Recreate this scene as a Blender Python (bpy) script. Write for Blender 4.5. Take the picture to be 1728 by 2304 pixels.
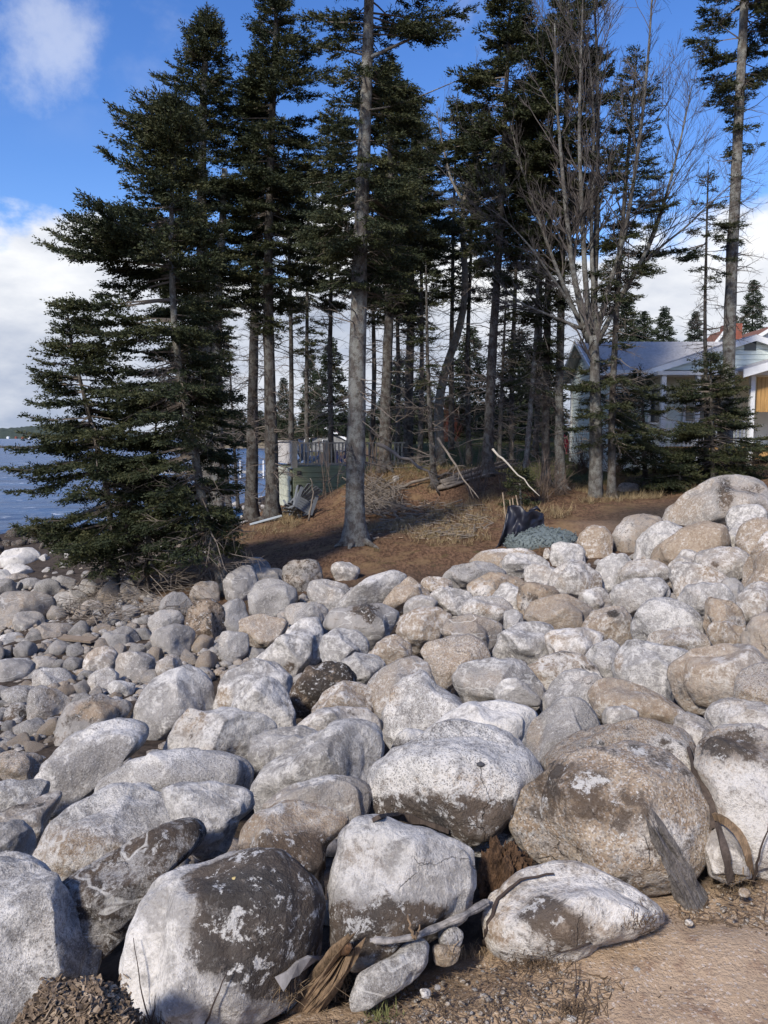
import bpy, math, random
import numpy as np
from mathutils import Vector, Matrix
sc = bpy.context.scene
for o in list(bpy.data.objects): bpy.data.objects.remove(o, do_unlink=True)
col = sc.collection

# ------------------------------------------------------------------ camera
F, CU, CV = 1740.0, 864.0, 1152.0            # the photo is 1728 x 2304
PITCH = math.radians(5.5)
EYE = np.array([0.0, 0.0, 4.2])              # sea level is z = 0
cam = bpy.data.cameras.new('camera'); co = bpy.data.objects.new('camera', cam); col.objects.link(co)
cam.sensor_fit = 'HORIZONTAL'; cam.angle = 2*math.atan(CU/F)
cam.clip_start = 0.05; cam.clip_end = 20000
co.location = EYE; co.rotation_euler = (math.radians(90)-PITCH, 0, 0)
sc.camera = co
# ------------------------------------------------------------------ sky and sun
SUN = Vector((-0.50, -0.76, 0.0)).normalized()
SUN_EL = math.radians(39)
SDIR = Vector((SUN.x*math.cos(SUN_EL), SUN.y*math.cos(SUN_EL), math.sin(SUN_EL)))
w = bpy.data.worlds.new('World'); sc.world = w; w.use_nodes = True
def world_nodes():
    nt = w.node_tree; N = nt.nodes; L = nt.links; N.clear()
    out = N.new('ShaderNodeOutputWorld'); bg = N.new('ShaderNodeBackground')
    L.new(bg.outputs[0], out.inputs[0]); bg.inputs[1].default_value = 0.15
    sky = N.new('ShaderNodeTexSky'); sky.sky_type = 'NISHITA'; sky.sun_disc = False
    sky.sun_elevation = SUN_EL; sky.sun_rotation = math.atan2(SUN.x, SUN.y)
    sky.altitude = 0; sky.air_density = 1.0; sky.dust_density = 0.3; sky.ozone_density = 2.2
    tc = N.new('ShaderNodeTexCoord')
    nrm = N.new('ShaderNodeVectorMath'); nrm.operation = 'NORMALIZE'; L.new(tc.outputs['Generated'], nrm.inputs[0])
    sep = N.new('ShaderNodeSeparateXYZ'); L.new(nrm.outputs[0], sep.inputs[0])
    hsv = N.new('ShaderNodeHueSaturation'); hsv.inputs['Hue'].default_value = 0.515; hsv.inputs['Saturation'].default_value = 1.3; hsv.inputs['Value'].default_value = 0.82
    L.new(sky.outputs[0], hsv.inputs['Color'])
    def math_(op, a, b=None, clamp=False):
        m = N.new('ShaderNodeMath'); m.operation = op; m.use_clamp = clamp
        for i, x in enumerate((a, b)):
            if x is None: continue
            if isinstance(x, (int, float)): m.inputs[i].default_value = x
            else: L.new(x, m.inputs[i])
        return m.outputs[0]
    def mapr(x, a, b, c, d, smooth=True):
        m = N.new('ShaderNodeMapRange'); m.interpolation_type = 'SMOOTHSTEP' if smooth else 'LINEAR'
        L.new(x, m.inputs[0])
        for i, v in enumerate((a, b, c, d)): m.inputs[i+1].default_value = v
        return m.outputs[0]
    def noise(scale, detail, rough, off, zs=1.0):
        mp = N.new('ShaderNodeMapping'); mp.inputs['Location'].default_value = off; mp.inputs['Scale'].default_value = (1, 1, zs)
        L.new(nrm.outputs[0], mp.inputs[0])
        n = N.new('ShaderNodeTexNoise'); n.inputs['Scale'].default_value = scale; n.inputs['Detail'].default_value = detail
        n.inputs['Roughness'].default_value = rough; L.new(mp.outputs[0], n.inputs['Vector'])
        return n.outputs[0]
    z = sep.outputs[2]
    big = noise(3.6, 10, 0.56, (1.35, 0.2, 0.7), 1.5)
    # a bank of cumulus along the horizon, thin broken cloud above
    thr = mapr(z, 0.06, 0.38, 0.20, 0.70)
    mask = mapr(math_('SUBTRACT', big, thr), -0.02, 0.07, 0.0, 1.0)
    wisp = noise(5.0, 6, 0.55, (4.1, 2.2, 1.0), 1.3)
    wm = math_('MULTIPLY', mapr(wisp, 0.50, 0.78, 0.0, 0.55), mapr(z, 0.3, 0.5, 0.0, 1.0))
    # one soft detached cloud high over the sea
    d0 = N.new('ShaderNodeVectorMath'); d0.operation = 'DISTANCE'
    d0.inputs[1].default_value = tuple(CLOUD_DIR); L.new(nrm.outputs[0], d0.inputs[0])
    blob = math_('SUBTRACT', math_('ADD', mapr(d0.outputs['Value'], 0.0, 0.115, 1.0, 0.0), math_('MULTIPLY', noise(9, 8, .62, (0.3, 0, 0)), 1.9)), 1.15)
    blob = mapr(blob, 0.05, 0.7, 0.0, 0.40)
    m2 = math_('MAXIMUM', math_('MAXIMUM', mask, wm), blob)
    shade = noise(6.0, 8, 0.58, (7.3, 1.2, 3.1), 2.4)
    shade = math_('ADD', math_('MULTIPLY', shade, 1.15), math_('MULTIPLY', mapr(z, 0.05, 0.3, 0.0, 1.0), 0.42))
    ramp = N.new('ShaderNodeValToRGB'); L.new(shade, ramp.inputs[0])
    ramp.color_ramp.elements[0].position = 0.42; ramp.color_ramp.elements[0].color = (0.36, 0.42, 0.55, 1)
    ramp.color_ramp.elements[1].position = 0.98; ramp.color_ramp.elements[1].color = (0.90, 0.91, 0.93, 1)
    sc_ = N.new('ShaderNodeVectorMath'); sc_.operation = 'SCALE'; sc_.inputs['Scale'].default_value = 4.8; L.new(ramp.outputs[0], sc_.inputs[0])
    mix = N.new('ShaderNodeMix'); mix.data_type = 'RGBA'; L.new(m2, mix.inputs[0])
    L.new(hsv.outputs[0], mix.inputs[6]); L.new(sc_.outputs[0], mix.inputs[7])
    L.new(mix.outputs[2], bg.inputs[0])
# ---- pixel -> world
cp, sp = math.cos(PITCH), math.sin(PITCH)
FWD = np.array([0, cp, -sp]); UP = np.array([0, sp, cp]); RIGHT = np.array([1.0, 0, 0])
def ray(u, v): return RIGHT*((u-CU)/F) + UP*((CV-v)/F) + FWD
def at_y(u, v, y):
    d = ray(u, v); return EYE + d*(y/d[1])
def at_z(u, v, z):
    d = ray(u, v); return EYE + d*((z-EYE[2])/d[2])
cd = ray(120, 85); CLOUD_DIR = cd/np.linalg.norm(cd)
world_nodes()
sl = bpy.data.lights.new('sun', 'SUN'); sl.energy = 3.0; sl.angle = math.radians(7); sl.color = (1.0, 0.93, 0.83)
so = bpy.data.objects.new('sun', sl); col.objects.link(so); so.location = (-20, -20, 30)
so.rotation_euler = (-SDIR).to_track_quat('-Z', 'Y').to_euler()
sc.view_settings.view_transform = 'Standard'; sc.view_settings.look = 'None'
sc.view_settings.exposure = 0.70; sc.view_settings.gamma = 1.0
sc.render.engine = 'CYCLES'
sc.cycles.max_bounces = 4; sc.cycles.diffuse_bounces = 3; sc.cycles.glossy_bounces = 2
sc.cycles.transparent_max_bounces = 4; sc.cycles.use_denoising = True
sc.cycles.caustics_reflective = False; sc.cycles.caustics_refractive = False

# ------------------------------------------------------------------ terrain heights
# (pixel u, v, metres below the eye, how far the soil lies under the boulder tops)
CP = [(1600,2300,1.62,0),(1728,1990,1.52,0),(1580,2070,1.6,0),(864,2270,1.68,0),(300,2330,1.8,0.05),(100,2330,1.85,.05),(1200,2200,1.62,0),
 (480,2110,1.5,.3),(900,2000,1.45,.3),(1350,1820,1.35,.3),(1700,1780,1.2,.3),(60,2130,1.6,.3),(270,1860,1.8,.35),(1030,1750,1.6,.3),
 (400,1740,2.0,.35),(200,1700,2.2,.35),(700,1720,1.9,.35),(1260,1640,1.7,.35),(1640,1600,1.4,.35),(570,1570,2.4,.35),(1000,1540,2.0,.35),
 (1450,1510,1.8,.35),(1700,1430,1.6,.35),(700,1400,2.6,.3),(1000,1390,2.3,.35),(1200,1330,2.2,.35),(1550,1280,1.9,.35),(1650,1130,1.5,.3),
 (900,1290,2.5,.15),(1130,1250,2.3,.12),(1280,1240,2.15,.1),(600,1300,2.7,.12),(400,1370,2.85,.05),(100,1380,3.2,.03),(150,1500,3.05,.02),
 (60,1650,2.75,.05),(300,1470,2.9,.05),(-100,1500,3.2,0),(60,1195,4.1,0),(40,1265,3.8,.05),(250,1255,3.4,0),(420,1260,3.0,0),(800,1215,2.35,0),(480,1190,2.75,0),
 (560,1180,2.75,0),(610,1165,2.75,0),(680,1215,2.6,0),(900,1150,2.1,0),(1000,1120,1.8,0),(1200,1100,1.75,0),(1340,1110,1.8,0),(1500,1105,1.7,0),(1060,1200,2.25,0),
 (1700,1060,1.1,0),(865,1052,1.0,0),(975,1090,1.45,0),(1095,1060,1.05,0),(1250,1085,1.5,0)]
WP = [(-1,-2,2.5,0),(2,-2,2.6,0),(5,-1,2.7,0),(-4,-2,2.2,.2),(6,4,3.1,.2),(9,8,3.3,.2),(-6,2,1.6,.1),(-9,6,.9,0),(-12,10,.5,0),(-16,18,.2,0),(-14,26,.15,0),(-16.5,36,-.25,0),(-30,10,-1.2,0),(-30,40,-3,0),
 (-9,30,.35,0),(-7.5,30,.6,0),(-6,34,.3,0),(-6.5,40,-.5,0),(-5.2,26,1.2,0),(-8,24,1.1,0),(-3.5,29.5,1.75,0),(-1.2,29.5,2.3,0),(-2,36,2.6,0),(-3,45,2.4,0),(-8,60,-.6,0),(-4,70,.8,0),(0,38,3.6,0),(4,36,3.9,0),(6,45,4.1,0),(9,34,3.1,0),(9,30,2.9,0),
 (14,24,3.3,0),(13,30,3.2,0),(20,30,3.5,0),(20,45,4.2,0),(12,18,3.2,0),(16,10,3.6,0),(12,60,4.3,0),(30,60,4.8,0),(0,60,3.2,0),(-20,60,-3,0)]
pts = []
for (u, v, h, d) in CP:
    p = at_z(u, v, EYE[2]-h); pts.append((p[0], p[1], p[2], d))
pts = np.array(pts + WP, float)
def _phi(r): return np.sqrt(r*r + 0.35)
_A = _phi(np.linalg.norm(pts[:, None, :2]-pts[None, :, :2], axis=2)) + np.eye(len(pts))*-0.02
_P = np.hstack([pts[:, :2]*0+0, np.ones((len(pts), 1))])[:, 2:]
_M = np.block([[_A, _P], [_P.T, np.zeros((1, 1))]])
_W = np.linalg.solve(_M, np.vstack([pts[:, 2:4], np.zeros((1, 2))]))
def pile_drop(x, y):
    x = np.atleast_1d(np.asarray(x, float)); y = np.atleast_1d(np.asarray(y, float)); sh = x.shape
    x = x.ravel(); y = y.ravel(); out = np.empty((len(x), 2))
    for i in range(0, len(x), 20000):
        r = np.sqrt((x[i:i+20000, None]-pts[None, :, 0])**2 + (y[i:i+20000, None]-pts[None, :, 1])**2)
        out[i:i+20000] = _phi(r) @ _W[:-1] + _W[-1]
    far = np.clip((np.hypot(x, y)-75)/60, 0, 1)
    out[:, 0] = out[:, 0]*(1-far) + np.where(x < -6-(y-70)*.1, -3.0, 4.0)*far
    return out[:, 0].reshape(sh), np.clip(out[:, 1], 0, .45).reshape(sh)
def pile(x, y): return pile_drop(x, y)[0]
def groundz(x, y):
    a, b = pile_drop(x, y); return a-b
def hit(u, v, fn=None, lift=0.0):
    fn = fn or pile
    d = ray(u, v); ts = np.geomspace(1.2, 90, 150)
    P = EYE[None] + ts[:, None]*d[None]
    k = np.nonzero(P[:, 2] <= fn(P[:, 0], P[:, 1])+lift)[0]
    if len(k) == 0 or k[0] == 0: return EYE + d*40
    ts = np.linspace(ts[k[0]-1], ts[k[0]], 14); P = EYE[None] + ts[:, None]*d[None]
    g = fn(P[:, 0], P[:, 1])+lift
    k = np.nonzero(P[:, 2] <= g)[0]
    i = max(1, k[0]) if len(k) else 13; a = P[i-1, 2]-g[i-1]; b = g[i]-P[i, 2]
    t = ts[i-1] + (ts[i]-ts[i-1])*a/(a+b+1e-9)
    return EYE + d*t
# ------------------------------------------------------------------ object helpers
def link(o): col.objects.link(o); return o
def mesh_np(name, V, Fc, mat=None, smooth=False):
    """V (n,3); Fc: (m,k) int array or list of such arrays"""
    me = bpy.data.meshes.new(name)
    V = np.asarray(V, np.float32)
    Fs = Fc if isinstance(Fc, list) else [Fc]
    Fs = [np.asarray(f, np.int32) for f in Fs if len(f)]
    nl = sum(f.size for f in Fs); npoly = sum(len(f) for f in Fs)
    me.vertices.add(len(V)); me.vertices.foreach_set('co', V.ravel())
    me.loops.add(nl); me.polygons.add(npoly)
    me.loops.foreach_set('vertex_index', np.concatenate([f.ravel() for f in Fs]))
    tot = np.concatenate([np.full(len(f), f.shape[1], np.int32) for f in Fs])
    st = np.concatenate([[0], np.cumsum(tot)[:-1]]).astype(np.int32)
    me.polygons.foreach_set('loop_start', st); me.polygons.foreach_set('loop_total', tot)
    me.polygons.foreach_set('use_smooth', np.full(npoly, bool(smooth)))
    me.update(calc_edges=True); me.validate()
    if mat: me.materials.append(mat)
    return me
def obj(name, me, parent=None, loc=None, **props):
    o = bpy.data.objects.new(name, me); link(o)
    if loc is not None: o.location = [float(c) for c in loc]
    if parent: o.parent = parent
    for k, v in props.items():
        if v is not None: o[k] = v
    return o
def empty(name, loc, **props):
    o = obj(name, None, None, loc, **props); o.empty_display_size = .1; return o
def color_attr(me, name, arr):
    a = me.attributes.new(name, 'FLOAT_COLOR', 'POINT')
    c = np.ones((len(me.vertices), 4), np.float32); c[:, :arr.shape[1]] = arr
    a.data.foreach_set('color', c.ravel())
class MB:
    """collects simple solids into one mesh"""
    def __init__(s): s.V = []; s.Q = []; s.T = []; s.n = 0
    def add(s, V, Q=None, T=None):
        V = np.asarray(V, float); s.V.append(V)
        if Q is not None and len(Q): s.Q.append(np.asarray(Q)+s.n)
        if T is not None and len(T): s.T.append(np.asarray(T)+s.n)
        s.n += len(V)
    def box(s, c, size, M=None):
        h = np.array(size)/2; sg = np.array([[x, y, z] for x in (-1, 1) for y in (-1, 1) for z in (-1, 1)])*h
        if M is not None: sg = sg @ np.array(M).T
        s.add(sg+np.array(c), [[0,1,3,2],[4,6,7,5],[0,4,5,1],[2,3,7,6],[0,2,6,4],[1,5,7,3]])
    def tube(s, P, R, n=6, cap=True, lump=0.0, rng=None):
        P = np.asarray(P, float); m = len(P); R = np.broadcast_to(np.asarray(R, float), (m,))
        T = np.gradient(P, axis=0); T /= np.linalg.norm(T, axis=1)[:, None]+1e-12
        ref = np.array([0, 0, 1.0]) if abs(T[0, 2]) < .9 else np.array([1.0, 0, 0])
        A = np.cross(T, ref); A /= np.linalg.norm(A, axis=1)[:, None]+1e-12; B = np.cross(T, A)
        th = np.linspace(0, 2*np.pi, n, endpoint=False)
        rr = np.repeat(R[:, None], n, 1)
        if lump and rng is not None: rr = rr*(1+lump*rng.standard_normal((m, n)))
        V = P[:, None]+rr[..., None]*(np.cos(th)[None, :, None]*A[:, None]+np.sin(th)[None, :, None]*B[:, None])
        i = np.arange(m-1)[:, None]*n; j = np.arange(n)[None]; jn = (j+1) % n
        Q = np.stack([i+j, i+jn, i+n+jn, i+n+j], -1).reshape(-1, 4)
        V = V.reshape(-1, 3); T_ = []
        if cap:
            V = np.vstack([V, P[0], P[-1]]); a = m*n; jj = np.arange(n)
            T_ = np.vstack([np.stack([np.full(n, a), (jj+1) % n, jj], -1), np.stack([np.full(n, a+1), (m-1)*n+jj, (m-1)*n+(jj+1) % n], -1)])
        s.add(V, Q, T_)
    def prism(s, poly, d):
        poly = np.asarray(poly, float); n = len(poly); d = np.asarray(d, float)
        V = np.vstack([poly, poly+d]); i = np.arange(n)
        s.add(V, np.stack([i, (i+1) % n, n+(i+1) % n, n+i], -1))
        c = s.n; cen = poly.mean(0)
        s.add(np.vstack([poly, cen]), T=np.stack([(i+1) % n, i, np.full(n, n)], -1))
        s.add(np.vstack([poly+d, cen+d]), T=np.stack([i, (i+1) % n, np.full(n, n)], -1))
    def mesh(s, name, mat=None, smooth=False):
        V = np.vstack(s.V); Fs = []
        if s.Q: Fs.append(np.vstack(s.Q))
        if s.T: Fs.append(np.vstack(s.T))
        return mesh_np(name, V, Fs, mat, smooth)
    def build(s, name, mat, parent=None, smooth=False, loc=None, **pr):
        me = s.mesh(name, mat, smooth); return obj(name, me, parent, loc, **pr)
# ------------------------------------------------------------------ value noise for geometry
def _hash(ix, iy, iz, seed):
    h = (ix.astype(np.int64)*374761393 + iy.astype(np.int64)*668265263 + iz.astype(np.int64)*2147483647 + seed*1274126177) & 0x7fffffff
    h = ((h ^ (h >> 13))*1274126177) & 0x7fffffff
    return ((h ^ (h >> 16)) & 0xffff)/65535.0*2-1
def vnoise(P, seed=0):
    P = np.asarray(P, float); I = np.floor(P); Fq = P-I; I = I.astype(np.int64); w_ = Fq*Fq*(3-2*Fq); r = 0
    for dx in (0, 1):
        for dy in (0, 1):
            for dz in (0, 1):
                wt = (w_[:, 0] if dx else 1-w_[:, 0])*(w_[:, 1] if dy else 1-w_[:, 1])*(w_[:, 2] if dz else 1-w_[:, 2])
                r = r + wt*_hash(I[:, 0]+dx, I[:, 1]+dy, I[:, 2]+dz, seed)
    return r
def fbm(P, seed, octv=3): return sum(vnoise(P*2**k, seed+k*7)*.5**k for k in range(octv))
# ------------------------------------------------------------------ materials
class NT:
    def __init__(s, name):
        s.m = bpy.data.materials.new(name); s.m.use_nodes = True; s.t = s.m.node_tree; s.N = s.t.nodes; s.L = s.t.links; s.N.clear()
        s.out = s.N.new('ShaderNodeOutputMaterial'); s.b = s.N.new('ShaderNodeBsdfPrincipled'); s.L.new(s.b.outputs[0], s.out.inputs[0])
        s.tc = s.N.new('ShaderNodeTexCoord'); s.vec = s.tc.outputs['Object']
    def put(s, inp, x):
        if isinstance(x, (int, float)): inp.default_value = x
        elif isinstance(x, tuple): inp.default_value = x if len(x) == len(inp.default_value) else (*x, 1)
        else: s.L.new(x, inp)
    def noise(s, scale, detail=4, rough=.55, vec=None, out=0, dist=0):
        n = s.N.new('ShaderNodeTexNoise'); n.inputs['Scale'].default_value = scale; n.inputs['Detail'].default_value = detail
        n.inputs['Roughness'].default_value = rough; n.inputs['Distortion'].default_value = dist; s.L.new(vec or s.vec, n.inputs['Vector']); return n.outputs[out]
    def voro(s, scale, vec=None, feature='F1', out=0):
        n = s.N.new('ShaderNodeTexVoronoi'); n.feature = feature; n.inputs['Scale'].default_value = scale; s.L.new(vec or s.vec, n.inputs['Vector']); return n.outputs[out]
    def mapr(s, x, a, b, c=0., d=1.):
        m = s.N.new('ShaderNodeMapRange'); m.interpolation_type = 'SMOOTHSTEP'; s.put(m.inputs[0], x)
        for i, v in enumerate((a, b, c, d)): s.put(m.inputs[i+1], v)
        return m.outputs[0]
    def mix(s, f, a, b, mode='MIX'):
        m = s.N.new('ShaderNodeMix'); m.data_type = 'RGBA'; m.blend_type = mode; s.put(m.inputs[0], f); s.put(m.inputs[6], a); s.put(m.inputs[7], b); return m.outputs[2]
    def math(s, op, a, b=0.0, clamp=False):
        m = s.N.new('ShaderNodeMath'); m.operation = op; m.use_clamp = clamp; s.put(m.inputs[0], a); s.put(m.inputs[1], b); return m.outputs[0]
    def attr(s, name, kind='GEOMETRY'):
        a = s.N.new('ShaderNodeAttribute'); a.attribute_name = name; a.attribute_type = kind; return a
    def sep(s, c):
        n = s.N.new('ShaderNodeSeparateColor'); s.L.new(c, n.inputs[0]); return n.outputs
    def scaled(s, sx, sy, sz, vec=None):
        n = s.N.new('ShaderNodeMapping'); n.inputs['Scale'].default_value = (sx, sy, sz); s.L.new(vec or s.vec, n.inputs[0]); return n.outputs[0]
    def shift(s, k=50.0):
        oi = s.N.new('ShaderNodeObjectInfo'); m = s.N.new('ShaderNodeVectorMath'); m.operation = 'ADD'
        mm = s.math('MULTIPLY', oi.outputs['Random'], k); s.L.new(s.vec, m.inputs[0]); s.L.new(mm, m.inputs[1]); s.vec = m.outputs[0]; return oi.outputs['Random']
    def bump(s, h, strength=.5, dist=.01, normal=None):
        n = s.N.new('ShaderNodeBump'); n.inputs['Strength'].default_value = strength; n.inputs['Distance'].default_value = dist
        s.L.new(h, n.inputs['Height'])
        if normal is not None: s.L.new(normal, n.inputs['Normal'])
        return n.outputs[0]
    def done(s, color, rough=.85, normal=None, spec=.25):
        s.put(s.b.inputs['Base Color'], color); s.put(s.b.inputs['Roughness'], rough); s.b.inputs['Specular IOR Level'].default_value = spec
        if normal is not None: s.L.new(normal, s.b.inputs['Normal'])
        return s.m
def plain(name, c, var=.25, scale=6, rough=.8, bump=.3, dist=.005, stretch=None, spec=.25):
    t = NT(name); t.shift(20)
    v = t.scaled(*stretch) if stretch else t.vec
    n = t.noise(scale, 6, .6, v); n2 = t.noise(scale*5, 3, .6, v)
    f = t.math('ADD', t.math('MULTIPLY', n, .7), t.math('MULTIPLY', n2, .3))
    lo = tuple(x*(1-var) for x in c); hi = tuple(min(1, x*(1+var)) for x in c)
    return t.done(t.mix(t.mapr(f, .3, .7), lo, hi), rough, t.bump(f, bump, dist), spec)
# ------------------------------------------------------------------ rock
def rock_material():
    t = NT('granite'); rnd = t.shift(40)
    gs = t.N.new('ShaderNodeVectorMath'); gs.operation = 'SCALE'; t.L.new(t.vec, gs.inputs[0]); t.L.new(t.math('ADD', t.math('MULTIPLY', rnd, .9), .6), gs.inputs['Scale']); t.vec = gs.outputs[0]
    a = t.sep(t.attr('rk').outputs['Color'])
    tan_, dark_, br = a[0], a[1], a[2]
    def con(x, k): return t.math('ADD', t.math('MULTIPLY', t.math('SUBTRACT', x, .5), k), .5)
    n1 = con(t.noise(2.6, 4, .6, dist=.5), 1.9); n2 = con(t.noise(9, 7, .74), 1.9); n3 = con(t.noise(48, 5, .75), 1.7); n4 = con(t.noise(23, 6, .75, dist=.4), 1.8)
    base = t.mix(t.mapr(n1, .1, .9), (.215, .198, .182), (.42, .392, .36))
    # tan and rust washes
    tn = t.mapr(t.math('ADD', t.math('ADD', t.math('MULTIPLY', n1, .45), t.math('MULTIPLY', n2, .32)), t.math('SUBTRACT', tan_, .74)), -.05, .40)
    tcol = t.mix(t.mapr(n4, .2, .8), (.245, .165, .098), (.45, .355, .25))
    base = t.mix(t.math('MULTIPLY', tn, .86), base, tcol)
    # pale crust
    base = t.mix(t.math('MULTIPLY', t.mapr(t.math('ADD', t.math('ADD', t.math('MULTIPLY', n2, .45), t.math('MULTIPLY', n4, .35)), t.math('MULTIPLY', br, .42)), .60, .80), .86), base, (.73, .69, .635))
    # crystals
    cell = t.sep(t.voro(240, out=1)); ka = t.mapr(t.math('FRACT', t.math('MULTIPLY', rnd, 7.3)), .1, .9, .25, 1.1); kb = t.mapr(t.math('FRACT', t.math('MULTIPLY', rnd, 13.7)), .1, .9, .25, 1.15)
    base = t.mix(t.math('MULTIPLY', t.mapr(cell[0], .70, .86), t.math('MULTIPLY', ka, .55)), base, (.085, .078, .075))
    base = t.mix(t.math('MULTIPLY', t.mapr(cell[1], .70, .86), t.math('MULTIPLY', ka, .38)), base, (.70, .685, .66))
    base = t.mix(t.math('MULTIPLY', t.mapr(t.math('ADD', t.math('MULTIPLY', n3, .6), t.math('MULTIPLY', n4, .4)), .56, .74), t.math('MULTIPLY', kb, .72)), base, (.13, .115, .105))
    # dark soil and lichen crust, torn edges, pale flecks left in it
    dn = t.math('ADD', t.math('MULTIPLY', n2, .62), t.math('MULTIPLY', n4, .42))
    dk = t.mapr(t.math('ADD', t.math('SUBTRACT', dn, .52), t.math('MULTIPLY', t.math('SUBTRACT', dark_, .52), .85)), -.10, .14)
    dcol = t.mix(t.mapr(n1, .25, .75), (.030, .025, .022), (.095, .066, .045))
    dcol = t.mix(t.math('MULTIPLY', t.mapr(n3, .60, .80), .5), dcol, (.25, .21, .175))
    base = t.mix(t.math('MULTIPLY', dk, .94), base, dcol)
    # lichen flecks
    fl = t.math('MAXIMUM', t.mapr(con(t.noise(34, 4, .8), 1.9), .72, .84), t.math('MULTIPLY', dk, t.mapr(con(t.noise(15, 6, .78, dist=.3), 2.0), .60, .72))); base = t.mix(t.math('MULTIPLY', fl, .75), base, (.62, .60, .565))
    # healed cracks and pale veins
    wv_ = t.N.new('ShaderNodeVectorMath'); wv_.operation = 'ADD'; ns_ = t.noise(3, 5, .6, out=1); sc2 = t.N.new('ShaderNodeVectorMath'); sc2.operation = 'SCALE'; sc2.inputs['Scale'].default_value = .28; t.L.new(ns_, sc2.inputs[0]); t.L.new(t.vec, wv_.inputs[0]); t.L.new(sc2.outputs[0], wv_.inputs[1])
    ck = t.voro(1.9, wv_.outputs[0], 'DISTANCE_TO_EDGE'); crack = t.math('MULTIPLY', t.mapr(ck, .0, .006, 1., 0.), t.mapr(n1, .55, .85))
    vein = t.math('MULTIPLY', t.mapr(t.math('ABSOLUTE', t.math('SUBTRACT', t.noise(1.3, 3, .5, t.scaled(1, 1, 3.2), dist=.0), .5)), .004, .012, 1., 0.), t.mapr(rnd, .86, .9))
    base = t.mix(t.math('MULTIPLY', vein, .6), base, (.70, .67, .62)); base = t.mix(t.math('MULTIPLY', crack, .75), base, (.07, .058, .048))
    h = t.math('ADD', t.math('ADD', t.math('MULTIPLY', n3, .45), t.math('MULTIPLY', n2, .9)), t.math('SUBTRACT', t.math('MULTIPLY', n4, .45), t.math('MULTIPLY', crack, .8)))
    return t.done(base, .93, t.bump(h, .9, .02), .18)
ROCK = rock_material()
_ico = {}
def ico(n):
    if n not in _ico:
        import bmesh
        bm = bmesh.new(); bmesh.ops.create_icosphere(bm, subdivisions=n, radius=1)
        V = np.array([v.co[:] for v in bm.verts]); Fq = np.array([[v.index for v in f.verts] for f in bm.faces]); bm.free()
        _ico[n] = (V, Fq)
    return _ico[n]
def rock_shape(D, rng, seed, cuts=5, cutd=(.62, .85), rough=1.0):
    """unit directions -> unit-ish boulder with worn faces and lumps"""
    P = D.copy()
    for _ in range(cuts):
        n = rng.standard_normal(3)*[1, 1, .8]+[0, .3, .45]; n /= np.linalg.norm(n); d = rng.uniform(*cutd)
        k = P @ n; over = np.maximum(0, k-d)
        P = P - n[None]*(over*.9)[:, None]
    for _ in range(12):
        n = rng.standard_normal(3); n /= np.linalg.norm(n); d = (P @ n).max()*rng.uniform(.86, .96)
        P = P - n[None]*(np.maximum(0, P @ n-d)*.8)[:, None]
    return P
def polar(poly, cu, cv):
    p = np.asarray(poly, float); th = np.arctan2(-(p[:, 1]-cv), p[:, 0]-cu); r = np.hypot(p[:, 0]-cu, p[:, 1]-cv)
    o = np.argsort(th); th = th[o]; r = r[o]
    # densify the polygon edges so that R follows straight sides, then smooth
    pts_ = p[o]; grid = np.linspace(-np.pi, np.pi, 181)
    dense = []
    for i in range(len(pts_)):
        a, b = pts_[i], pts_[(i+1) % len(pts_)]
        for s in np.linspace(0, 1, 12, endpoint=False): dense.append(a+(b-a)*s)
    dense = np.array(dense); th = np.arctan2(-(dense[:, 1]-cv), dense[:, 0]-cu); r = np.hypot(dense[:, 0]-cu, dense[:, 1]-cv)
    o = np.argsort(th); th, r = th[o], r[o]
    th = np.concatenate([th-2*np.pi, th, th+2*np.pi]); r = np.concatenate([r, r, r])
    R = np.interp(grid, th, r)[:-1]
    k = np.array([1, 2, 3, 2, 1.])/9
    for _ in range(2): R = np.convolve(np.concatenate([R[-2:], R, R[:2]]), k, 'valid')
    return np.concatenate([R, R[:1]])
BOULDERS = []
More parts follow.
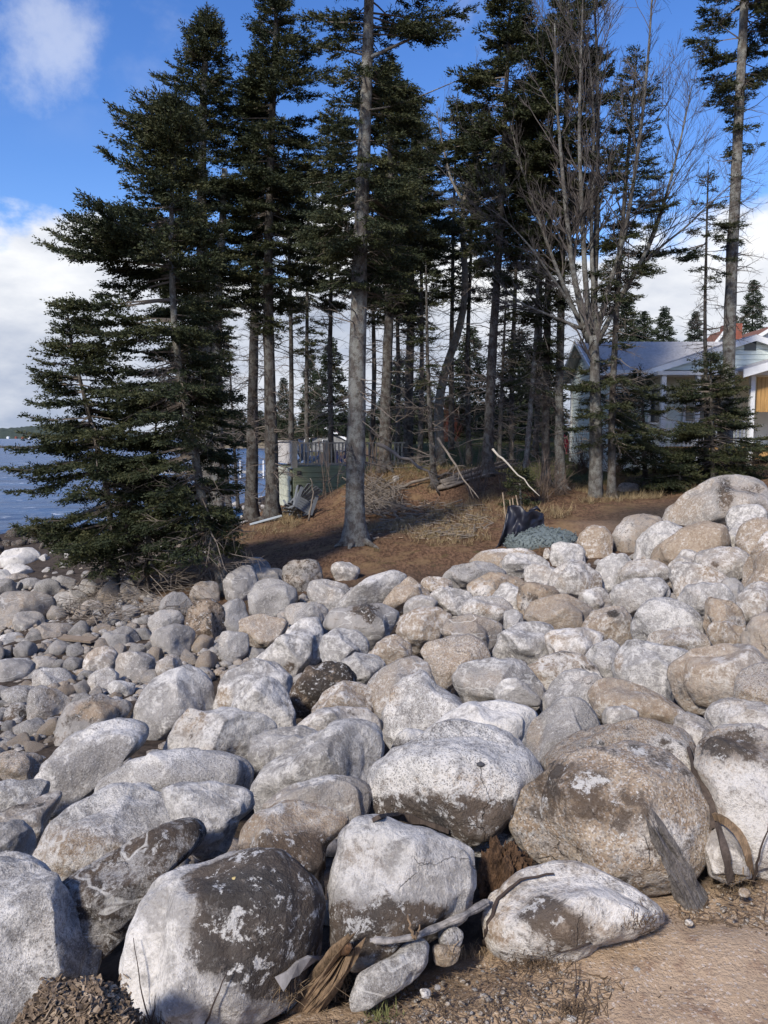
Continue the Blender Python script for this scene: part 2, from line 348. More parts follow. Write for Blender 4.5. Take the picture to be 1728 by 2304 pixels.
def boulder(label, shape, tan=.25, br=.5, dark=.12, stains_shade=(), k=.85, cuts=6, res=None, name='boulder', group='boulders of the shore bank', cat='boulder', grow=None, seed=None, sink=0.0, cutd=(.58, .84), lift=0.0):
    i = len(BOULDERS); tan = tan+.06; rng = np.random.default_rng(1000+i if seed is None else seed); tan += 0
    if grow is None: grow = .14 if hasattr(shape[0], '__len__') else .26
    if len(shape) <= 5 and not hasattr(shape[0], '__len__'):
        cx, cy, hw, hh = shape[:4]; g_ = 1.07 if hw > 15 else 1.0; hw *= g_; hh *= g_; rot = math.radians(shape[4]) if len(shape) > 4 else 0
        th = np.linspace(0, 2*np.pi, 14, endpoint=False)
        rr = 1+.05*np.cos(2*th+rng.uniform(0, 6))+.055*np.cos(3*th+rng.uniform(0, 6))+.04*np.cos(4*th+rng.uniform(0, 6))+.03*rng.standard_normal(14)
        x = hw*rr*np.sign(np.cos(th))*np.abs(np.cos(th))**.86; y = hh*rr*np.sign(np.sin(th))*np.abs(np.sin(th))**.86
        poly = np.stack([cx+x*math.cos(rot)+y*math.sin(rot), cy-(-x*math.sin(rot)+y*math.cos(rot))], 1)
    else: poly = np.array(shape, float)
    cv0 = (poly[:, 1].min()+poly[:, 1].max())/2; H = np.ptp(poly[:, 1])
    Hpx = H; wedge = (1.055, 1.08) if cv0 < 1650 else (1.04, 1.03) if cv0 < 1830 else None; low = poly[:, 1] > cv0; poly = poly.copy(); poly[low, 1] += (poly[low, 1]-cv0)/(H/2)*H*grow
    cu, cv = (poly[:, 0].min()+poly[:, 0].max())/2, (poly[:, 1].min()+poly[:, 1].max())/2
    if Hpx > 26 and wedge: poly[:, 0] = cu+(poly[:, 0]-cu)*wedge[0]; t0 = poly[:, 1].min(); poly[:, 1] = t0+(poly[:, 1]-t0)*wedge[1]; cv = (t0+poly[:, 1].max())/2
    R = polar(poly, cu, cv)
    dark += .07 if cv < 1640 else .03; dark += rng.uniform(-.05, .12) if cv < 1640 else 0; tan += rng.uniform(-.1, .12) if cv < 1640 else 0
    if cu > 820 and cv < 1640: tan += .13
    elif cv > 1450: br += .06
    C = hit(cu, cv, lift=lift); t = (C-EYE) @ FWD; mpp = t/F
    Rw = math.sqrt(np.ptp(poly[:, 0])*np.ptp(poly[:, 1]))/2
    n = res or (6 if Rw > 135 and cv > 1650 else 5 if Rw > 38 else 4)
    D, Fq = ico(n)
    if cv < 1640 and Rw > 25 and i % 3 == 1: cuts, cutd = 5, (.42, .74)
    P = rock_shape(D, rng, i, cuts, cutd)
    rho = np.hypot(P[:, 0], P[:, 1]); th = np.arctan2(P[:, 1], P[:, 0])
    Rv = np.interp(th, np.linspace(-np.pi, np.pi, 181), R)
    hwid, hhei = np.ptp(poly[:, 0])/2, np.ptp(poly[:, 1])/2
    Re = 1/np.sqrt((np.cos(th)/hwid)**2+(np.sin(th)/hhei)**2)
    s = np.clip((rho-.25)/.6, 0, 1); s = s*s*(3-2*s); Rf = Re*(1-s)+Rv*s
    # the outline is kept where cuts took it in
    prof = np.sqrt(np.clip(1-P[:, 2]**2, 0, 1)); fix = np.where(np.abs(D[:, 2]) < .35, np.maximum(rho, .93*np.hypot(D[:, 0], D[:, 1])), rho)
    x = Rf*fix*np.cos(th)*mpp; y = Rf*fix*np.sin(th)*mpp; z = P[:, 2]*k*Rw*mpp
    rad = Rw*mpp
    Q = np.stack([x, y, z], 1)
    nn = D/np.maximum(1e-6, np.linalg.norm(D, axis=1))[:, None]
    f = fbm(Q/rad*1.5+i*3.7, i, 2)*.07 + fbm(Q/rad*4.2+i*1.7, i+50, 2)*.026
    if n >= 4: f = f + vnoise(Q/rad*15+i, i+90)*.006
    Q = Q + nn*(f*rad)[:, None]
    d = (C-EYE)/np.linalg.norm(C-EYE); wv = -d; uv = np.cross(np.cross(wv, UP), wv); uv /= np.linalg.norm(uv); rv = np.cross(uv, wv)
    W3 = Q[:, :1]*rv+Q[:, 1:2]*uv+Q[:, 2:]*wv
    pu = cu+Q[:, 0]/mpp; pv = cv-Q[:, 1]/mpp
    at = np.zeros((len(Q), 3)); at[:, 0] = tan; at[:, 1] = dark; at[:, 2] = br
    for (ty, su, sv, sr, amt) in stains_shade:
        sx, sy = sr if hasattr(sr, '__len__') else (sr, sr)
        g = np.exp(-(((pu-su)/sx)**2+((pv-sv)/sy)**2)**1.3)*np.clip(Q[:, 2]/rad+.6, 0, 1)
        at[:, 'tdw'.index(ty)] += amt*g
    me = mesh_np(name, W3, Fq, ROCK, True); at[:, 1] = np.minimum(at[:, 1], .74); color_attr(me, 'rk', np.clip(at, 0, 1.5))
    o = obj(name, me, None, C, label=label, category=cat, group=group)
    BOULDERS.append((o, C, rad, cu, cv, Rw)); return o
B = boulder
# ---- front row
B('big blue-grey granite boulder cut off by the bottom corner beside wood chips', [(-150,2000),(-60,1930),(10,1912),(60,1923),(110,1958),(150,2018),(190,2080),(215,2130),(232,2180),(222,2240),(160,2310),(60,2350),(-100,2350)], .12, .62, .05, [('d',95,2125,55,.32),('t',90,2120,60,.3)], k=.8, grow=.02)
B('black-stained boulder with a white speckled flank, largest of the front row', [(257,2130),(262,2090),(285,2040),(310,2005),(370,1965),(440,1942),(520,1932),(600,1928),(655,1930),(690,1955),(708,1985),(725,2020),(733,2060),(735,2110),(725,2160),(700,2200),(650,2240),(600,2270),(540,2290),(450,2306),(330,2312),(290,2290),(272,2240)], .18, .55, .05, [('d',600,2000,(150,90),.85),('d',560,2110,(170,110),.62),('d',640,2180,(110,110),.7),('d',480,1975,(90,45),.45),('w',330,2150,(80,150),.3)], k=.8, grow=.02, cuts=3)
B('dark grey coarse-grained slab tilted between the stained and yellow boulders', [(130,1975),(180,1950),(250,1918),(330,1880),(385,1862),(440,1862),(462,1880),(470,1915),(430,1945),(370,1985),(300,2030),(262,2090),(225,2118),(200,2060),(170,2010)], -.1, .02, .52, [('d',330,1900,(140,26),.2)], k=.55, cuts=7)
B('broad pale boulder with a yellow-stained lower face', [(80,1930),(88,1880),(110,1835),(150,1800),(200,1775),(270,1765),(340,1772),(400,1795),(440,1830),(465,1870),(440,1920),(300,1960),(140,1972),(95,1960)], .3, .62, .04, [('t',130,1920,(70,75),.75),('t',220,1920,(90,50),.5),('w',270,1790,(140,30),.3)])
B('smooth whitish boulder tucked behind the yellow-stained one', [(360,1772),(400,1762),(480,1758),(540,1775),(578,1795),(575,1830),(540,1850),(515,1900),(470,1920),(420,1890)], .14, .68, .06)
B('long low grey speckled boulder with a whitish crest above the yellow-stained one', [(208,1772),(240,1735),(290,1700),(350,1688),(430,1690),(500,1700),(560,1722),(578,1745),(580,1785),(500,1805),(300,1805)], .1, .42, .22, [('w',330,1700,(120,20),.5)])
B('large sloping blue-grey boulder at the foot of the cobble beach', [(78,1770),(82,1745),(95,1700),(150,1665),(210,1625),(260,1612),(310,1618),(345,1640),(330,1680),(240,1730),(220,1780),(150,1800),(100,1795)], .06, .45, .12, [('w',230,1640,(110,25),.4)], k=.8)
B('small pale-topped boulder against the edge of the picture above a brown one', (40,1788,62,34), .1, .55, .12)
B('brown-topped flat boulder beside the yellow-stained one', [(-40,1835),(40,1810),(110,1795),(140,1800),(118,1830),(95,1880),(80,1930),(40,1920),(-40,1890)], .5, .5, .2, [('d',40,1815,(80,14),.4)])
B('half-hidden rounded grey boulder above the blue-grey corner boulder', (12,1900,60,46), .08, .38, .2)
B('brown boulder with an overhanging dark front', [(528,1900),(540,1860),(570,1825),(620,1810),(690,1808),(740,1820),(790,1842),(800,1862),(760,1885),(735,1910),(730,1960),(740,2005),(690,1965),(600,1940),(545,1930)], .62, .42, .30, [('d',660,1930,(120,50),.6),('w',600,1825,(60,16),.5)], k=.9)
B('flat-topped grey-violet slab with a vertical crack behind the brown overhang', [(575,1812),(640,1775),(710,1750),(760,1743),(810,1750),(838,1770),(835,1820),(815,1850),(740,1840),(650,1820)], .4, .4, .12, [('w',700,1755,(90,14),.4)], cuts=7)
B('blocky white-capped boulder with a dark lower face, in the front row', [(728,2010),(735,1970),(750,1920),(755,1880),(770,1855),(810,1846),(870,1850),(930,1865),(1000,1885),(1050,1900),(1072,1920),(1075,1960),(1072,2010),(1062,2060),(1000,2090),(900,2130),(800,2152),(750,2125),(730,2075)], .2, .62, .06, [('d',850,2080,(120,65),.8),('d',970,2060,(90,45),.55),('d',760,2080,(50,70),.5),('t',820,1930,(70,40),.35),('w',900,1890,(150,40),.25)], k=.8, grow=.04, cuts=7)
B('largest pale pinkish boulder, a small dark pebble lying on its face', [(838,1785),(845,1735),(880,1695),(930,1655),(985,1627),(1040,1615),(1100,1622),(1150,1642),(1190,1692),(1222,1745),(1200,1795),(1165,1840),(1130,1885),(1080,1900),(1000,1885),(900,1858),(845,1835)], .2, .78, .0, [('d',1010,1835,(200,58),.95),('t',1010,1775,(150,30),.55),('d',870,1830,(60,30),.5)], k=.85, grow=.06)  # dark lower band: part brown stain, part shade painted into the colour
B('grey-white sloping boulder with a deep side groove beside the pale pinkish one', [(575,1745),(590,1718),(640,1692),(700,1655),(760,1630),(800,1620),(840,1630),(865,1650),(872,1672),(862,1722),(842,1775),(800,1800),(700,1800),(590,1810)], .1, .6, .1, [('d',780,1690,(20,60),.3)])
B('broad brown dome of a boulder flecked with white lichen', [(1137,1870),(1145,1830),(1175,1790),(1230,1750),(1280,1710),(1330,1685),(1400,1670),(1460,1675),(1520,1700),(1555,1740),(1572,1790),(1582,1840),(1580,1890),(1560,1925),(1500,1960),(1400,1975),(1280,1965),(1200,1935),(1150,1900)], .68, .46, .40, [('d',1330,1800,(120,60),.25),('t',1420,1720,(120,50),.3),('d',1230,1770,(60,40),.2),('w',1480,1870,(60,60),.3)], k=.8, grow=.03, cuts=4)
B('rusty brown boulder peeping over the flecked brown dome', [(1220,1725),(1250,1690),(1310,1650),(1370,1625),(1430,1602),(1480,1605),(1520,1625),(1550,1660),(1562,1700),(1572,1745),(1500,1770),(1300,1770)], .72, .5, .4, [('w',1500,1690,(50,45),.4),('t',1380,1650,(100,30),.4)])
B('tall brown and white boulder at the border of the sandy path', [(1560,1690),(1580,1655),(1640,1622),(1700,1615),(1760,1640),(1810,1750),(1810,1900),(1740,1965),(1690,1965),(1640,1905),(1600,1850),(1577,1780),(1560,1725)], .5, .68, .36, [('d',1660,1690,(90,40),.35),('w',1690,1820,(70,110),.4),('t',1600,1720,(50,90),.3)], k=.75, grow=.02)
B('small pointed white-streaked stone wedged under the tall brown and white boulder', [(1582,1915),(1600,1882),(1625,1856),(1660,1862),(1690,1905),(1690,1965),(1640,1985),(1595,1975)], .4, .55, .2, k=.8, grow=.02)
B('white and rust mottled boulder half sunk in the sand', [(1085,2090),(1095,2050),(1120,2002),(1170,1972),(1220,1946),(1290,1938),(1360,1955),(1430,1985),(1490,2010),(1508,2032),(1480,2060),(1400,2092),(1330,2122),(1240,2150),(1170,2160),(1110,2140)], .5, .72, .36, [('t',1110,2070,(40,70),.6),('d',1230,2060,(45,30),.5),('d',1280,2090,(60,35),.4),('w',1390,2010,(90,50),.3)], k=.75, grow=.08)
B('small elongated whitish slab lying on the sand', [(785,2230),(800,2190),(840,2170),(890,2150),(925,2122),(950,2118),(968,2140),(968,2172),(930,2202),(870,2232),(820,2252),(792,2252)], .35, .62, .12, [], k=.7, grow=.1, cat='stone', group=None)
B('flat grey stone under the driftwood stick', (1012,2105,29,22), .2, .5, .1, cat='stone', name='stone', group='loose stones on the sand', grow=.2)
B('reddish sand-coloured stone below the driftwood stick', (1003,2145,31,20), .7, .35, .1, cat='stone', name='stone', group='loose stones on the sand', grow=.2)
# ---- second and third rows
B('lavender-grey domed boulder where the cobbles meet the boulder bank', [(288,1612),(310,1570),(340,1535),(380,1510),(415,1500),(450,1510),(480,1537),(484,1592),(445,1615),(380,1638),(330,1645)], .1, .5, .1, [('w',400,1520,(70,20),.4)])
B('dark angular boulder with a rusty patch among wet cobbles', [(125,1662),(140,1610),(160,1580),(190,1572),(240,1565),(290,1575),(302,1592),(280,1618),(230,1645),(170,1675),(135,1675)], .3, .25, .35, [('t',215,1600,(45,22),.8)], cuts=8)
B('long pale boulder with a brown blotch, in front of the white dome', [(365,1680),(390,1630),(420,1580),(450,1590),(520,1592),(590,1605),(622,1640),(602,1685),(570,1722),(500,1715),(430,1700)], .2, .68, .02, [('d',430,1640,(35,60),.45),('t',425,1610,(45,45),.7),('t',490,1690,(70,22),.4)])
B('smooth white speckled dome beside the dark brown boulder', [(510,1602),(530,1562),(560,1531),(590,1520),(620,1530),(645,1560),(660,1600),(664,1630),(600,1645),(540,1625)], .06, .72, .04)
B('whitish boulder standing behind the smooth white dome', [(480,1572),(490,1532),(520,1502),(570,1482),(620,1490),(650,1520),(660,1572),(600,1600),(500,1600)], .22, .58, .08, [('t',505,1570,(20,30),.6)])
B('low grey boulder with a chipped dark notch below the white dome', [(560,1682),(565,1656),(610,1641),(680,1629),(720,1640),(727,1652),(690,1685),(640,1710),(590,1728),(570,1718)], .1, .5, .12, [('d',572,1648,(16,12),.6)])
B('chocolate-brown stained boulder in the middle of the bank', [(655,1562),(665,1530),(690,1500),(730,1485),(780,1490),(800,1520),(792,1548),(745,1575),(700,1595),(665,1590)], .8, .3, .5, [('d',730,1545,(60,22),.35),('d',770,1505,(30,20),.3)])
B('orange-tan slab leaning on the chocolate-brown boulder', [(700,1592),(725,1555),(770,1530),(810,1530),(850,1552),(855,1595),(800,1612),(700,1612)], .68, .5, .05, [('t',780,1545,(60,18),.3),('w',830,1560,(15,30),.4)], cuts=7)
B('whitish low boulder below the orange-tan slab', [(660,1630),(700,1602),(770,1586),(830,1591),(858,1612),(862,1648),(780,1660),(700,1655)], .3, .6, .06, [('d',800,1605,(30,10),.5)])
B('tall grey-tan boulder leaning behind a lavender one', [(825,1542),(850,1506),(890,1481),(930,1475),(965,1500),(982,1538),(960,1572),(880,1610),(850,1600)], .4, .5, .08)
B('lavender-white wedge-shaped boulder with a ridged shoulder', [(858,1600),(880,1556),(910,1521),(950,1505),(985,1540),(1020,1556),(1062,1590),(1052,1605),(990,1640),(930,1662),(880,1660),(862,1630)], .06, .62, .05, [('t',880,1570,(16,40),.6)], cuts=8)
B('very pale flattish boulder behind the pinkish one', [(955,1650),(1010,1606),(1060,1580),(1130,1572),(1200,1580),(1224,1592),(1205,1640),(1170,1670),(1100,1690),(1000,1690)], .05, .8, .0)
B('small dark stone with a snow-white cap between pale boulders', [(872,1700),(890,1652),(915,1637),(950,1640),(978,1650),(945,1690),(905,1728),(872,1728)], .2, .5, .35, [('w',925,1652,(45,14),.8),('d',890,1690,(20,30),.3)])
B('round grey speckled boulder above the pale flattish one', [(1018,1522),(1040,1496),(1100,1478),(1160,1480),(1200,1500),(1222,1537),(1228,1562),(1200,1582),(1130,1590),(1060,1588),(1038,1550)], .16, .5, .16, [('w',1120,1490,(80,15),.3)])
B('bluish broken shard lying on the round grey speckled boulder', [(1108,1562),(1130,1530),(1160,1522),(1215,1560),(1218,1578),(1150,1582)], .02, .5, .05, cuts=8, k=.5, lift=.1)
B('big tan-grey boulder with a worn squared top', [(943,1462),(960,1441),(1000,1428),(1060,1418),(1090,1440),(1106,1478),(1062,1495),(1024,1525),(990,1542),(972,1502)], .5, .4, .1, cuts=7)
B('rounded tan and cream boulder, the fattest of its row', [(889,1412),(900,1386),(930,1366),(990,1362),(1022,1386),(1002,1425),(962,1450),(935,1456),(908,1437)], .5, .58, .05, [('t',950,1375,(50,16),.4)])
B('mossy grey flat-topped boulder beside the fat tan one', [(985,1422),(1000,1391),(1050,1380),(1100,1385),(1132,1402),(1127,1432),(1097,1455),(1060,1438)], .3, .42, .25)
B('wide greenish-grey boulder marked with dark moss', [(728,1405),(745,1372),(800,1358),(860,1352),(905,1371),(888,1412),(870,1434),(830,1446),(790,1428)], .25, .4, .18, [('d',820,1370,(28,12),.7),('d',830,1390,(14,14),.5)])
B('long pale ridge-backed boulder descending to the cobbles', [(565,1480),(620,1432),(680,1392),(720,1376),(732,1402),(722,1475),(680,1500),(630,1512)], .28, .62, .05, [('d',650,1500,(20,18),.6)])
B('pale blue-white upright block beside the ridge-backed boulder', [(719,1455),(725,1426),(755,1408),(800,1420),(832,1447),(826,1465),(795,1478),(780,1498),(730,1490)], .12, .6, .06, cuts=7)
B('flat tan stone below the greenish mossy boulder', [(820,1475),(850,1441),(890,1425),(927,1451),(927,1470),(880,1490)], .5, .5, .1)
B('white and grey streaked boulder behind the chocolate-brown one', [(768,1485),(800,1465),(850,1475),(868,1492),(842,1520),(820,1540),(803,1528)], .15, .6, .18)
B('blue-white streaky boulder sloping up to the brown bank', [(740,1372),(780,1331),(830,1296),(880,1282),(912,1290),(905,1335),(855,1362),(790,1375)], .08, .55, .16, [('w',850,1300,(60,20),.4)])
B('tan-brown boulder leaning on the blue-white streaky one', [(858,1358),(880,1321),(920,1296),(950,1310),(977,1342),(940,1362),(905,1368)], .62, .42, .12, cuts=7)
B('small pale angular stone in front of the tan-brown leaning boulder', (943,1360,38,20,-10), .15, .55, .1, cuts=7)
B('cream boulder with a dimpled top above the fat tan one', (1020,1344,46,22,5), .35, .65, .06)
B('broad cream flat boulder behind the mossy flat-topped one', (1092,1366,62,24,-3), .3, .62, .08, [('t',1080,1372,(40,12),.4)])
B('layered grey slab at the upper rim of the bank', (1063,1290,64,25,-4), .2, .38, .22, cuts=9)
B('small light tan stone next to the layered grey slab', (985,1314,36,18,6), .45, .6, .05)
B('dark brown boulder splashed white below the layered slab', (1118,1322,60,32,8), .55, .4, .36, [('w',1080,1330,(30,25),.5)])
B('brown flat boulder with a white rim against the gravel heap', [(1050,1262),(1080,1240),(1130,1230),(1180,1232),(1215,1250),(1222,1268),(1150,1285),(1070,1282)], .55, .45, .34, [('w',1130,1234,(80,9),.7)])
B('light grey boulder just below the brown white-rimmed one', (1183,1268,52,23,4), .22, .65, .05)
B('tiny grey stone beside the brown white-rimmed boulder', (1143,1270,18,14), .2, .4, .15, name='stone', cat='stone')
B('squared white boulder standing before the gravel heap', [(1236,1255),(1240,1224),(1260,1216),(1300,1222),(1312,1235),(1318,1262),(1290,1275),(1245,1275)], .1, .66, .05, cuts=8)
B('tiny cream stone beside the squared white boulder', (1231,1245,9,13), .4, .7, 0, name='stone', cat='stone')
B('tan egg-shaped boulder standing on end by the gravel', (1337,1222,38,38,12), .55, .55, .06)
B('brown domed boulder behind the white-streaked one', [(1370,1218),(1385,1180),(1410,1160),(1450,1152),(1485,1158),(1495,1175),(1470,1215),(1440,1250),(1400,1255),(1378,1240)], .5, .5, .25, [('w',1400,1190,(25,30),.4)])
B('white-streaked boulder between the brown dome and the tan giant', [(1425,1262),(1435,1215),(1460,1185),(1500,1166),(1530,1168),(1545,1180),(1510,1215),(1470,1250),(1440,1270)], .12, .7, .08)
B('huge smooth tan-brown boulder sloping up from the white block', [(1450,1270),(1480,1230),(1530,1190),(1580,1170),(1630,1180),(1641,1215),(1620,1242),(1560,1262),(1500,1290)], .85, .4, .06, [('d',1480,1260,(40,20),.3)], cuts=4)
B('giant grey boulder crowning the bank in front of the young spruce', [(1497,1165),(1530,1112),(1560,1094),(1600,1071),(1660,1063),(1700,1080),(1732,1110),(1765,1155),(1730,1195),(1640,1195),(1560,1190)], .22, .55, .1, [('d',1632,1110,(18,45),.5),('t',1540,1140,(40,30),.4),('d',1690,1100,(30,16),.4)], cuts=7, k=.9)
B('white rounded boulder under the giant grey one', (1684,1168,44,35,10), .1, .7, .05)
B('pale boulder showing behind the huge tan-brown one', (1656,1217,22,29), .08, .62, .05)
B('warm tan boulder at the margin under the white rounded one', (1706,1215,42,52,8), .6, .5, .05)
B('tall orange-tan boulder with a flaking top at the margin', [(1658,1335),(1672,1298),(1700,1250),(1722,1195),(1760,1188),(1790,1290),(1740,1325),(1685,1348)], .75, .5, .05, [('w',1735,1210,(30,25),.6)], cuts=7)
B('cut-cornered grey block below the huge tan-brown boulder', [(1497,1305),(1505,1270),(1535,1232),(1570,1235),(1577,1262),(1560,1300),(1520,1316)], .2, .6, .1, [('t',1515,1300,(20,20),.6)], cuts=9)
B('grey-white boulder with a chipped brown scar', (1629,1267,54,40,-4), .2, .6, .12, [('d',1612,1270,(9,8),.8)])
B('yellowish cream boulder below the scarred grey-white one', (1570,1306,62,37,12), .42, .62, .05, [('t',1600,1285,(30,18),.4)])
B('small shaded grey stone below the scarred grey-white boulder', (1647,1324,23,27), .15, .35, .2)
B('white flat-crowned boulder with a shadowed front', [(1522,1350),(1545,1320),(1580,1311),(1625,1314),(1650,1345),(1652,1375),(1600,1385),(1540,1375)], .12, .65, .1, cuts=7)
B('brown blocky boulder under the white flat-crowned one', (1630,1390,42,45,0), .5, .45, .2, [('w',1650,1410,(25,25),.3)], cuts=7)
B('white speckled boulder at the margin above the olive-grey one', (1708,1357,46,50,-10), .25, .65, .12)
B('broad bluish-white boulder, smooth and low, above the veined one', [(1370,1345),(1385,1315),(1430,1300),(1480,1296),(1502,1312),(1507,1335),(1470,1360),(1420,1370),(1380,1362)], .08, .62, .06, [('d',1400,1355,(40,12),.3)])
B('upright grey-white boulder under the tan egg', [(1334,1300),(1345,1262),(1375,1241),(1405,1248),(1430,1275),(1415,1310),(1385,1330),(1345,1325)], .12, .62, .08)
B('light tan boulder beside the upright grey-white one', (1447,1284,50,25,-6), .35, .62, .05)
B('big cream lichen-spotted boulder with a yellowish flank', [(1231,1310),(1245,1280),(1275,1260),(1310,1258),(1345,1285),(1366,1325),(1350,1345),(1290,1345),(1245,1330)], .38, .66, .05, [('t',1340,1320,(25,25),.4)])
B('small light boulder against the cream lichen-spotted one', (1214,1292,32,24), .28, .62, .08)
B('dark brown boulder with white chips below the small light one', (1207,1344,42,36,10), .55, .42, .42, [('w',1180,1360,(14,20),.5)])
B('large rough grey-brown boulder, flat and furrowed', [(1178,1385),(1195,1352),(1230,1335),(1270,1336),(1310,1350),(1332,1370),(1320,1400),(1280,1418),(1220,1418),(1185,1405)], .35, .3, .2, cuts=7)
B('small boulder with a ringed hollow in its top', (1340,1347,36,25,-5), .2, .6, .14, [('w',1325,1340,(14,10),.5)], cuts=8)
B('grey-tan boulder with a brown tuft on top', [(1300,1415),(1330,1380),(1365,1358),(1400,1360),(1420,1385),(1422,1425),(1405,1448),(1360,1440),(1320,1430)], .35, .55, .16, [('d',1378,1380,(14,10),.7),('t',1350,1415,(40,18),.4)], cuts=8)
B('smooth grey-white veined boulder with a shaded flank', [(1423,1412),(1440,1370),(1470,1345),(1505,1337),(1545,1350),(1570,1380),(1590,1425),(1597,1445),(1540,1455),(1450,1450),(1428,1435)], .12, .62, .08, [('w',1510,1375,(60,25),.2)])
B('low cream boulder in front of the veined one', [(1450,1450),(1480,1425),(1520,1410),(1560,1408),(1590,1425),(1600,1452),(1560,1468),(1480,1465)], .42, .62, .04)
B('white pointed boulder beside the dark brown chipped one', (1144,1345,38,32,20), .1, .68, .05)
B('little grey stone at the foot of the furrowed boulder', (1153,1396,24,25), .1, .5, .12)
B('domed white boulder, bright-topped, below the furrowed one', [(1108,1460),(1125,1420),(1165,1393),(1205,1388),(1240,1400),(1257,1430),(1250,1470),(1210,1500),(1150,1500),(1115,1485)], .25, .66, .06)
B('whitish boulder with a tan flank next to the domed white one', (1291,1446,60,36,-4), .28, .64, .08, [('t',1245,1450,(15,25),.6)])
B('bluish pyramid-shaped boulder beside the granite block', [(1314,1480),(1335,1450),(1372,1431),(1392,1445),(1400,1470),(1395,1510),(1360,1525),(1325,1505)], .06, .6, .04, cuts=8)
B('angular split granite block with a flat slate-blue top', [(1378,1505),(1395,1466),(1425,1435),(1470,1440),(1570,1455),(1545,1480),(1515,1505),(1508,1570),(1440,1550),(1390,1530)], .1, .66, .14, [('t',1395,1490,(12,35),.6)], cuts=9, cutd=(.5, .7))
B('large brown-speckled egg of a boulder beside the granite block', [(1504,1532),(1515,1496),(1560,1461),(1620,1442),(1680,1445),(1715,1470),(1742,1492),(1722,1535),(1660,1573),(1600,1590),(1540,1578),(1510,1557)], .42, .52, .24, [('d',1580,1560,(70,25),.25)], cuts=4)
B('olive-grey rounded boulder at the margin, darker than its neighbours', (1726,1427,46,48,0), .35, .3, .2, cuts=4)
B('flat tan stone squeezed under the olive-grey boulder', (1645,1428,52,24,22), .4, .55, .1)
B('speckled boulder at the margin resting on a flat white one', (1715,1548,58,56,0), .25, .55, .22, [('t',1690,1580,(40,20),.5)], cuts=5)
B('flat white boulder supporting the speckled one at the margin', [(1590,1620),(1600,1590),(1650,1572),(1720,1580),(1790,1600),(1790,1660),(1700,1660),(1620,1650)], .15, .66, .1)
B('rust-edged white boulder with a dark rim', [(1191,1510),(1215,1480),(1265,1464),(1310,1470),(1345,1500),(1362,1525),(1310,1545),(1250,1555),(1205,1545)], .5, .68, .1, [('d',1270,1468,(60,9),.5),('t',1210,1515,(18,25),.7),('d',1330,1500,(30,10),.4)])
B('light grey boulder under the rust-edged white one', [(1220,1580),(1235,1540),(1270,1510),(1310,1502),(1360,1520),(1390,1560),(1380,1600),(1300,1615),(1240,1605)], .2, .58, .14)
B('long grey boulder tapering to a reddish brown tail', [(1320,1570),(1330,1535),(1370,1522),(1420,1530),(1480,1556),(1540,1585),(1567,1605),(1555,1620),(1480,1622),(1400,1615),(1340,1605)], .42, .45, .12, [('t',1500,1590,(60,20),.8)])
B('dark grey granite dome between the pale flat and rusty boulders', [(1175,1700),(1190,1650),(1220,1600),(1262,1565),(1310,1562),(1345,1595),(1354,1640),(1330,1680),(1270,1725),(1210,1730)], .22, .35, .22, [('t',1200,1650,(25,60),.5)])
B('little light grey stone in front of the long tapering boulder', (1395,1608,36,20), .12, .6, .1)
B('flat brown stone wedged below the flat white boulder', (1560,1640,44,30,4), .45, .45, .22)
